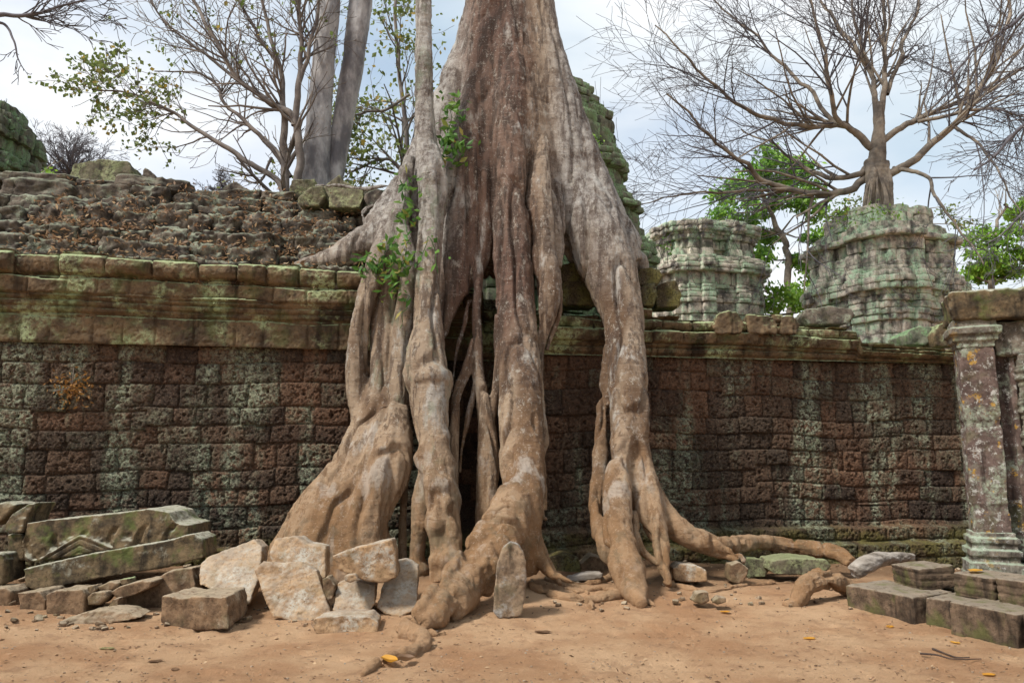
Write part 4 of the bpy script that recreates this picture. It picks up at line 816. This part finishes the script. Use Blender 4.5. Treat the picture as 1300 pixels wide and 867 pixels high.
leafy('green_tree', 'sparse olive tree close behind the wide tower', [(1075, 400, 5), (1072, 330, 3.5), (1068, 270, 2)], 31, [(1075, 262, 16, 12, 5), (1058, 280, 12, 10, 4), (1088, 278, 10, 8, 3), (1200, 262, 16, 14, 3), (1222, 285, 14, 12, 4)], LEAFY, 15, .18, 30)
leafy('green_bush', 'small green bush far behind the roof at the left', [(48, 260, 2), (46, 222, 1.5)], 27, [(48, 220, 12, 8, 6), (62, 224, 8, 6, 4)], LEAFB, 16, .14, 40)

# ------------------------------------------------------------ fallen stones, lower left
def carving(co, no):
    # front face relief of the lintel: a chevron band over upright curved ribs
    u = (co[:, 0] / co[:, 1]) * F * .986 + 650; f = ss(.55, .9, -no[:, 1]) * ss(.0, .10, .86 - co[:, 2] - (190 - np.minimum(u, 215)) * .0009)
    zz = co[:, 2]; base = .33 + (u - 30) * .0011
    ch = np.minimum(base + .30 - np.abs(u - 125) * .0044, 9); inside = ss(0, .02, ch - zz)
    ribs = np.sin((u + 18 * np.sin((zz - .4) * 6)) * 2 * np.pi / 34)
    return f * (.020 * inside + .022 * ss(.05, .0, np.abs(zz - ch)) * .5 * (np.abs(u - 125) < 75) + (1 - inside) * (-.040 * ss(.6, .95, ribs) + .030 * fbm(co, 12, 3, seed=6)) - inside * .012 * ss(.5, 1, np.sin((zz - ch) * 90)))
poly_stone('carved_lintel', [(34, 664), (60, 660), (150, 651), (190, 645), (214, 650), (222, 663), (239, 667), (238, 684), (150, 697), (33, 714), (27, 690)], 8.7, .75, MOSSY, 'long carved lintel with pediment relief lying topmost on the left stone heap', .12, .96, .012, 3, .012, 2, .0, .0, carving, cat='carved stone')
poly_stone('long_slab', [(28, 722), (120, 702), (210, 686), (246, 677), (257, 684), (258, 708), (200, 722), (120, 735), (50, 750), (33, 744)], 8.6, .5, MOSSY, 'long mossy slab lying under the carved lintel', .05, .96, .02, 4, .014)
ST = [
 ('squared_block', [(-30, 642), (8, 637), (22, 640), (6, 656), (-8, 668), (-30, 668)], 8.8, .5, MOSSY, 'mossy squared block cut by the left edge, top of the heap', .2),
 ('wedge_stone', [(5, 666), (15, 652), (34, 640), (46, 637), (34, 655), (27, 676), (8, 678)], 8.7, .45, MOSSY, 'upright mossy wedge standing left of the carved lintel', .3),
 ('squared_block', [(-30, 703), (2, 702), (5, 712), (4, 742), (-30, 744)], 8.5, .4, MOSSY, 'narrow green block at the left edge, second from the ground', .0),
 ('squared_block', [(-30, 748), (6, 746), (14, 752), (10, 775), (-30, 778)], 8.3, .4, BROWN, 'dark brown block on the ground at the left edge', .0),
 ('small_stone', [(8, 678), (26, 676), (32, 700), (30, 712), (10, 708)], 8.75, .4, MOSSY, 'small mossy block beneath the upright wedge', .0),
 ('squared_block', [(20, 752), (50, 750), (58, 762), (56, 782), (26, 780)], 8.15, .45, BROWN, 'rounded brown block under the left end of the long slab', .0),
 ('squared_block', [(58, 756), (66, 750), (104, 748), (108, 756), (107, 780), (98, 784), (60, 782)], 8.0, .45, BROWN, 'squared brown block under the middle of the long slab', .0),
 ('small_stone', [(109, 745), (118, 742), (122, 750), (114, 755)], 8.1, .2, BROWN, 'smallest chink stone right of the squared brown block', .0),
 ('small_stone', [(111, 757), (118, 752), (134, 751), (136, 758), (126, 768), (112, 767)], 8.0, .25, BROWN, 'small brown stone in the gap right of the squared brown block', .0),
 ('small_stone', [(124, 745), (140, 738), (150, 740), (145, 749), (126, 750)], 8.15, .3, BROWN, 'flat chink stone close under the long slab', .0),
 ('small_stone', [(150, 735), (162, 733), (164, 742), (152, 744)], 8.2, .2, CORN, 'small greenish stone close under the long slab', .0),
 ('flat_stone', [(141, 752), (152, 744), (178, 738), (194, 738), (190, 745), (170, 756), (150, 760)], 8.05, .4, BROWN, 'thin flat brown stone slanting under the long slab', .0),
 ('small_stone', [(136, 770), (142, 760), (152, 758), (150, 770), (142, 778)], 7.95, .2, BROWN, 'small pointed stone on the earth under the flat slanting stone', .0),
 ('big_block', [(150, 762), (190, 740), (215, 725), (245, 720), (248, 745), (246, 765), (205, 784), (160, 784)], 8.3, .7, BROWN, 'big brown block sloping under the right end of the long slab', .1),
 ('flat_stone', [(60, 798), (80, 787), (105, 777), (135, 773), (160, 776), (180, 784), (150, 790), (100, 796)], 7.6, .35, BROWN, 'low crescent shaped stone half buried in the sand before the heap', .5),
 ('squared_block', [(205, 757), (213, 756), (230, 760), (245, 757), (287, 757), (290, 770), (290, 799), (250, 800), (232, 799), (218, 797), (204, 790)], 7.45, .62, BROWN, 'squared sandstone block with a pale flat top, in front of the left heap', .0),
 ('leaning_slab', [(254, 716), (262, 708), (322, 684), (333, 694), (330, 730), (316, 766), (300, 770), (262, 745), (252, 742)], 8.0, .35, SLABM, 'pale slab leaning back behind the squared block', .9),
 ('leaning_slab', [(322, 724), (334, 712), (350, 713), (384, 713), (402, 724), (412, 755), (420, 779), (404, 790), (388, 796), (365, 788), (345, 783), (334, 757)], 7.75, .22, SLABM, 'large round edged slab leaning forward, widest of the pale stones', .55),
 ('leaning_slab', [(341, 702), (348, 684), (375, 680), (390, 690), (413, 694), (414, 735), (400, 740), (380, 735), (345, 720)], 8.3, .35, SLABM, 'pale slab standing behind the large round edged slab', .5),
 ('tilted_block', [(421, 706), (440, 698), (497, 684), (502, 700), (504, 734), (486, 741), (455, 735), (430, 724)], 7.85, .45, SLABM, 'tilted block with dark underside lying on top of two pale slabs', .0),
 ('leaning_slab', [(428, 740), (440, 734), (477, 742), (475, 768), (466, 781), (440, 778), (422, 776)], 7.85, .3, SLABM, 'pale slab under the left half of the tilted block', .7),
 ('leaning_slab', [(484, 745), (496, 728), (502, 712), (515, 709), (531, 718), (530, 745), (530, 772), (508, 784), (490, 780), (478, 772)], 7.9, .3, SLABM, 'tall pale slab right of and behind the tilted block', .8),
 ('small_stone', [(409, 735), (416, 731), (426, 744), (422, 760), (413, 764), (410, 750)], 7.95, .2, BROWN, 'small rough stone wedged upright between the pale slabs', .1),
 ('small_stone', [(437, 731), (450, 729), (455, 735), (446, 739), (438, 737)], 7.75, .12, SLABM, 'little pale chip under the tilted block', .0),
 ('ground_rock', [(391, 792), (400, 783), (440, 780), (470, 782), (480, 790), (480, 806), (472, 814), (460, 810), (440, 802), (425, 808), (412, 812), (400, 804)], 7.25, .35, SLABM, 'low rounded rock lying in the sand in front of the pale slabs', .1),
 ('standing_stone', [(626, 778), (627, 745), (632, 712), (638, 695), (648, 687), (658, 690), (665, 702), (669, 725), (668, 755), (665, 778), (660, 785), (632, 786)], 7.65, .26, STUMP, 'upright rounded stone post standing before the sweeping foot root', .02),
 ('boulder', [(692, 725), (696, 708), (716, 702), (734, 708), (738, 724), (732, 736), (700, 736)], 9.9, .5, LAT, 'rounded brown boulder at the wall foot between the two root legs', .1),
 ('boulder', [(736, 716), (750, 704), (766, 708), (768, 728), (752, 734), (738, 732)], 10.1, .4, BROWN, 'smaller boulder at the wall foot next to the right leg', .1),
 ('flat_stone', [(718, 733), (740, 728), (766, 727), (764, 734), (740, 738), (720, 738)], 9.3, .2, LOGM, 'flat grey stone lying between the two root legs', .0),
 ('boulder', [(855, 722), (862, 715), (885, 717), (897, 724), (898, 738), (870, 740), (856, 736)], 9.4, .4, SLABM, 'low tan block beside the right foot root', .1),
 ('small_stone', [(926, 738), (928, 716), (940, 712), (951, 722), (946, 738), (934, 742)], 9.4, .3, BROWN, 'upright stone propping the long creeping root', .1),
 ('boulder', [(945, 722), (950, 708), (968, 710), (978, 722), (972, 732), (950, 734)], 10.0, .4, MOSSG, 'mossy round boulder under the long creeping root', .1),
 ('flat_stone', [(976, 724), (980, 712), (1010, 708), (1048, 710), (1056, 718), (1050, 727), (1010, 730), (984, 730)], 9.7, .6, MOSSG, 'flat mossy slab lying under the creeping root end', .1),
 ('small_stone', [(878, 764), (886, 752), (900, 750), (902, 764), (890, 768)], 8.25, .2, BROWN, 'small brown stone alone on open sand right of the root foot', .1),
 ('small_stone', [(904, 764), (912, 757), (922, 758), (923, 764), (912, 767)], 8.2, .12, BROWN, 'smaller flat stone just right of the lone brown stone', .1),
]
for i, (nm, pts, D_, th, mt, lb, ln) in enumerate(ST):
    yw = -.35 if nm == 'squared_block' and D_ == 7.45 else 0
    poly_stone(nm, pts, D_, th, mt, lb, ln, .88, .022, 100 + i, .012 if D_ < 8.2 else .015, 22 if nm == 'standing_stone' else 3, .0, yw)
# small rubble in the gaps of the heap and at the foot of the wall: too many to count
rg = np.random.default_rng(77); P_ = []
for k in range(300):
    z_ = rg.random()
    if z_ < .35: p = gp(rg.uniform(0, 480), rg.uniform(765, 800))
    elif z_ < .7: s = rg.uniform(-7, 8); p = wp(np.array(s), np.array(rg.uniform(.15, 1.0)), np.array(0.)); p = np.array(p); p[2] = gz(p[0], p[1])
    else: p = gp(rg.uniform(640, 1150), rg.uniform(735, 775))
    d = rg.uniform(.012, .055); P_.append(box_grid(p + (0, 0, d * .2), (d * rg.uniform(1, 1.6), d * rg.uniform(.8, 1.4), d * .7), tuple(rg.uniform(-.4, .4, 2)) + (rg.uniform(0, 3),), rg, k, 5, .012, .8))
o = mk('rubble', *weld(P_), BROWN); tag(o, 'small stone rubble scattered along the wall foot and under the stone heap', 'rubble', kind='stuff')
# pebbles and litter in the open sand
P_ = []
for k in range(900):
    p = gp(rg.uniform(-20, 1320), 745 + 130 * rg.random() ** .8); d = rg.uniform(.004, .016); P_.append(box_grid(p + (0, 0, d * .2), (d * 1.4, d, d * .7), (0, 0, rg.uniform(0, 3)), rg, k, 3, .001, 1))
o = mk('pebbles', *weld(P_), SLABM); tag(o, 'tiny pebbles sprinkled on the sand', 'pebbles', kind='stuff')
C = []
for k in range(3200):
    if rg.random() < .35: p = gp(rg.uniform(-20, 1320), 750 + 120 * rg.random())
    else: s = rg.uniform(-7.5, 8); p = wp(np.array(s), np.array(.3 + 1.3 * rg.random()), np.array(0.)); p = np.array(p); p[2] = gz(p[0], p[1])
    C.append(p + (0, 0, .008))
V, Fc, lv = leaf_cards(np.array(C), None, .042, rg, .4, .25, .85); o = mk('ground_leaf_litter', V, Fc, DRY, attrs={'lv': lv}); tag(o, 'small dry leaf scraps scattered over the sand', 'leaf litter', kind='stuff')

# ------------------------------------------------------------ right: steps, pillar, log
SA = gd(1075, 772, 0)[:2]; SB = gd(1297, 822, 0)[:2]; SDv = (SB - SA) / np.linalg.norm(SB - SA); SN = np.array((SDv[1], -SDv[0]))   # SN points left toward the open sand
if SN[0] > 0: SN = -SN
sang = math.atan2(SDv[1], SDv[0])
def sbox(a, b, f, dp, z0, z1, name, mat, label, seed, cat='stone block', group='blocks of the broken stairs', parent=None, jit=.02, rz=0, tilt=(0, 0), vox=.014, amp=.016, extra=None):
    """box from a to b along the stair front, front face set back f, depth dp"""
    c = SA + SDv * (a + b) / 2 - SN * (f + dp / 2); rg = np.random.default_rng(seed)
    V, Fc = block_pts(np.array((c[0], c[1], (z0 + z1) / 2)), (b - a, dp, z1 - z0), (tilt[0], tilt[1], sang + rz), jit, rg)
    return stone_from(name, V, Fc, vox, mat, label, cat, group, amp, 3, seed, extra, parent)
LEN = float(np.linalg.norm(SB - SA))
fold = lambda z0, h: (lambda co, no: -.010 * ss(.5, 1, np.sin((co[:, 2] - z0) / h * 2 * np.pi * 3)) * ss(.5, .9, 1 - np.abs(no[:, 2])))
sbox(.00, .80, .0, .62, -.05, .25, 'step_block', STEPM, 'longest low step block, farthest left of the broken stairs', 1, rz=.03)
sbox(.84, 1.16, .12, .55, -.05, .25, 'step_block', STEPM, 'broken low step block in the middle of the bottom stair', 2, rz=.10, jit=.05)
sbox(1.20, 1.82, .0, .55, -.05, .27, 'step_block', STEPM, 'low step block at the right end of the bottom stair', 3, rz=-.02)
sbox(1.85, 2.6, .02, .55, -.05, .27, 'step_block', STEPM, 'low step block cut off by the right edge', 4)
sbox(.18, .66, .46, .42, .25, .47, 'moulded_step_block', STEPM, 'tilted moulded block lying loose on the left of the upper stair', 5, rz=-.28, tilt=(.08, -.03), extra=fold(.25, .22))
sbox(.92, 1.32, .46, .50, .25, .47, 'moulded_step_block', STEPM, 'moulded block of the upper stair left of its neighbour with dark top', 6, extra=fold(.25, .22))
sbox(1.36, 2.0, .44, .50, .25, .48, 'moulded_step_block', STEPM, 'moulded block at the right end of the upper stair', 7, extra=fold(.25, .22))
sbox(.5, 2.6, .85, 1.3, -.3, .24, 'platform_block', STEPM, 'low stone platform carrying the pillar behind the stairs', 8, vox=.03)
# doorway: pillar with moulded foot and capital, colonette, jamb and lintel, all in the stair's direction
PDn = 7.9; pa = R(-22); PD = np.array((math.cos(pa), math.sin(pa))); PN = np.array((PD[1], -PD[0])); pz = lambda py: float(at(1245, py, PDn)[2])
pc = at(1261, 716, PDn + .1); pc[2] = .24; PC = pc[:2].copy()
door = thing('ruined_doorway', 'ruined doorway with a lichen spotted square pillar and carved colonette at the right edge', 'doorway', pc)
def dpts(a, b, f0, f1, z0, z1, seed, jit=.008):
    """a..b across, f0..f1 from front to back of the pillar's centre"""
    c = PC + PD * (a + b) / 2 - PN * (f0 + f1) / 2; return block_pts(np.array((c[0], c[1], (z0 + z1) / 2)), (b - a, abs(f1 - f0), z1 - z0), (0, 0, pa), jit, np.random.default_rng(seed))
def dmesh(name, lst, mat, vox, amp, seed, extra=None, sm=2): return remesh(name, *join([dpts(*q, seed + i) for i, q in enumerate(lst)]), vox, sm, rough(amp, seed, 1.3, extra), mat, door, pc)
def relief(co, no): return -.010 * ss(.1, .5, fbm(co, (16, 16, 9), 3, seed=5)) - .012 * ss(.92, 1, np.sin(co[:, 2] * 7.3)) - .008 * ss(.5, .9, np.abs(fbm(co, (7, 7, 1.2), 2, seed=9)) * 4)
zb, zc, zl0, zl1 = .24, pz(440), pz(408), pz(372)
dmesh('pillar', [(-.17, .17, -.17, .17, zb + .5, zc + .1)], PILM, .011, .010, 11, relief)
dmesh('pillar_base', [(-.27, .27, -.27, .27, zb, zb + .18), (-.25, .25, -.25, .25, zb + .16, zb + .30), (-.21, .21, -.21, .21, zb + .29, zb + .36), (-.235, .235, -.235, .235, zb + .36, zb + .43), (-.20, .20, -.20, .20, zb + .43, zb + .49), (-.22, .22, -.22, .22, zb + .49, zb + .55), (-.19, .19, -.19, .19, zb + .55, zb + .60)], PILB, .011, .016, 21)
dmesh('capital', [(-.18, .18, -.18, .18, zc - .02, zc + .06), (-.21, .21, -.21, .21, zc + .05, zc + .12), (-.24, .24, -.24, .24, zc + .12, zc + .20), (-.20, .20, -.20, .20, zc + .19, zl0 + .01)], PILB, .012, .018, 31)
dmesh('lintel', [(-.21, 1.5, -.24, .35, zl0, zl1)], MOSSY, .018, .035, 41, None, 4)
dmesh('lintel_block', [(.19, 1.5, -.10, .35, zc - .10, zl0 - .015)], PILB, .016, .025, 43)
dmesh('jamb', [(.185, .33, .0, .45, zb + .3, zc + .06), (.30, .36, -.05, .3, zb + .3, zc - .1)], PILM, .012, .012, 45)
dmesh('door_base', [(.285, 1.5, -.26, .3, zb, zb + .34), (.285, 1.5, -.30, .3, zb + .30, zb + .42)], MOSSY, .014, .016, 47)
dmesh('rear_wall', [(.34, 1.6, .30, .6, .0, zc)], PILM, .03, .03, 49)
cp = PC + PD * .45 - PN * (-.06); zs_ = np.arange(zb + .42, zc - .10, .011); ph = zs_ * 2 * np.pi / .34
rr = .085 + .014 * (np.sin(ph) > .2) + .012 * (np.sin(zs_ * 2 * np.pi / .085) > .1) * (np.sin(ph) > 0) - .01 * (np.sin(ph) < -.8)
Q = np.stack([zs_ * 0 + cp[0], zs_ * 0 + cp[1], zs_], -1); V_, F_ = tube(Q, rr, 24); mk('colonette', V_, F_, PILB, door, pc, True)

# weathered log and arching root by the stairs
lp = at(1085, 726, 9.0); lg = [T([(1086, 726, 9.0, 9), (1100, 716, 9.1, 10), (1120, 710, 9.3, 8), (1145, 707, 9.5, 6), (1160, 706, 9.6, 4)], 1, 12)]
def logd(co, no): return .03 * fbm(co, (2, 9, 14), 4, seed=4) + .012 * fbm(co, (5, 30, 40), 3, seed=5)
o = remesh('fallen_log', *join(lg), .012, 1, logd, LOGM, None, np.array(lp)); tag(o, 'grey weathered log lying behind the left end of the stairs', 'log')
rp = gp(1010, 768); rt_ = [T([(996, 770, rp[1] - .05, 4), (1010, 766, rp[1], 9), (1018, 752, rp[1] + .02, 12), (1030, 740, rp[1] + .1, 13), (1048, 736, rp[1] + .25, 12), (1068, 742, rp[1] + .4, 10), (1082, 752, rp[1] + .5, 9)], 1, 12)]
o = remesh('arched_root', *join(rt_), .012, 2, lambda co, no: bark_disp(9, 1, .03)(co, no) + .03 * fbm(co, 5, 3, seed=2), BARK, None, np.array(rp)); tag(o, 'short arched root stump bending into the sand left of the stairs', 'root')
# twigs and single leaves on the sand
for pts, lb in (([(1168, 831), (1190, 833), (1210, 838), (1246, 838)], 'longer thin dark twig lying on the sand before the stairs'), ([(1184, 825), (1200, 831), (1215, 836), (1231, 836)], 'shorter thin dark twig beside the longer one on the sand')):
    P = cr_path([gp(*p, .012) for p in pts], 5); o = mk('twig', *tubes_fast([(P, np.linspace(.009, .004, len(P)), 0)], lambda r: 6), LOGD, None, P[0]); tag(o, lb, 'twig')
def leaf(px, py, L, mat, lb, rz, dz=.004, p=None, curl=.14):
    if p is None: p = gp(px, py, dz)
    n = 9; t = np.linspace(0, 1, n); w = .30 * np.sin(np.pi * t ** .8) ** .8; V = []
    for i in range(n):
        for k in (-1, -.5, 0, .5, 1): V.append(((t[i] - .5) * L, k * w[i] * L, L * (curl * abs(k) * w[i] * 1.5 + curl * .5 * (t[i] - .5) ** 2 * 2 + .02 * math.sin(9 * t[i] + k))))
    V = np.array(V); c_, s_ = math.cos(rz), math.sin(rz); V = V @ np.array([[c_, s_, 0], [-s_, c_, 0], [0, 0, 1]]) + p
    o = mk('fallen_leaf', V, gridf(n, 5), mat, None, p, attrs={'lv': np.full(len(V), random.random() * .8)}); tag(o, lb, 'leaf', 'dry leaves fallen on the ground'); return o
leaf(1028, 811, .13, ORL, 'orange brown leaf alone on the sand in front of the stairs', .3)
leaf(1130, 796, .12, ORL, 'yellow leaf on the sand at the foot of the longest step', .9)
leaf(1212, 816, .10, ORL, 'yellow leaf on the sand below the middle step block', 1.9)
leaf(1256, 857, .11, ORL, 'orange leaf near the bottom edge at the right', .2)
leaf(494, 843, .17, ORL, 'curled yellow leaf beside the winding surface root', -.5, .02, None, .5)
leaf(515, 842, .16, DRY, 'pale curled leaf right of the yellow one by the winding root', .2, .02, None, .6)
leaf(310, 790, .17, DRY, 'pale dry leaf on the sand beside the squared block', .3)
leaf(136, 824, .13, OLIVE, 'greenish leaf on open sand at the left', .1)
leaf(198, 840, .12, DRY, 'curled brown leaf on the sand at the lower left, left of a darker one', .5)
leaf(222, 850, .10, DRY, 'darker brown leaf on the sand at the lower left', 2.0)
leaf(690, 803, .16, DRY, 'narrow dry leaf on the sand in front of the standing stone', .1)
leaf(921, 777, .12, ORL, 'dull yellow leaf on the sand below the two lone stones', .2)
leaf(1285, 690, .12, ORL, '', 1.0, p=np.array((*(PC + PD * .40 + PN * .22), zb + .44)))['label'] = 'yellow leaf on the door base beside the colonette'
leaf(1232, 726, .2, ORL, '', .5, p=np.array((*(SA + SDv * 1.05 - SN * .62), .49)))['label'] = 'orange leaf on the upper stair left of the pillar foot'
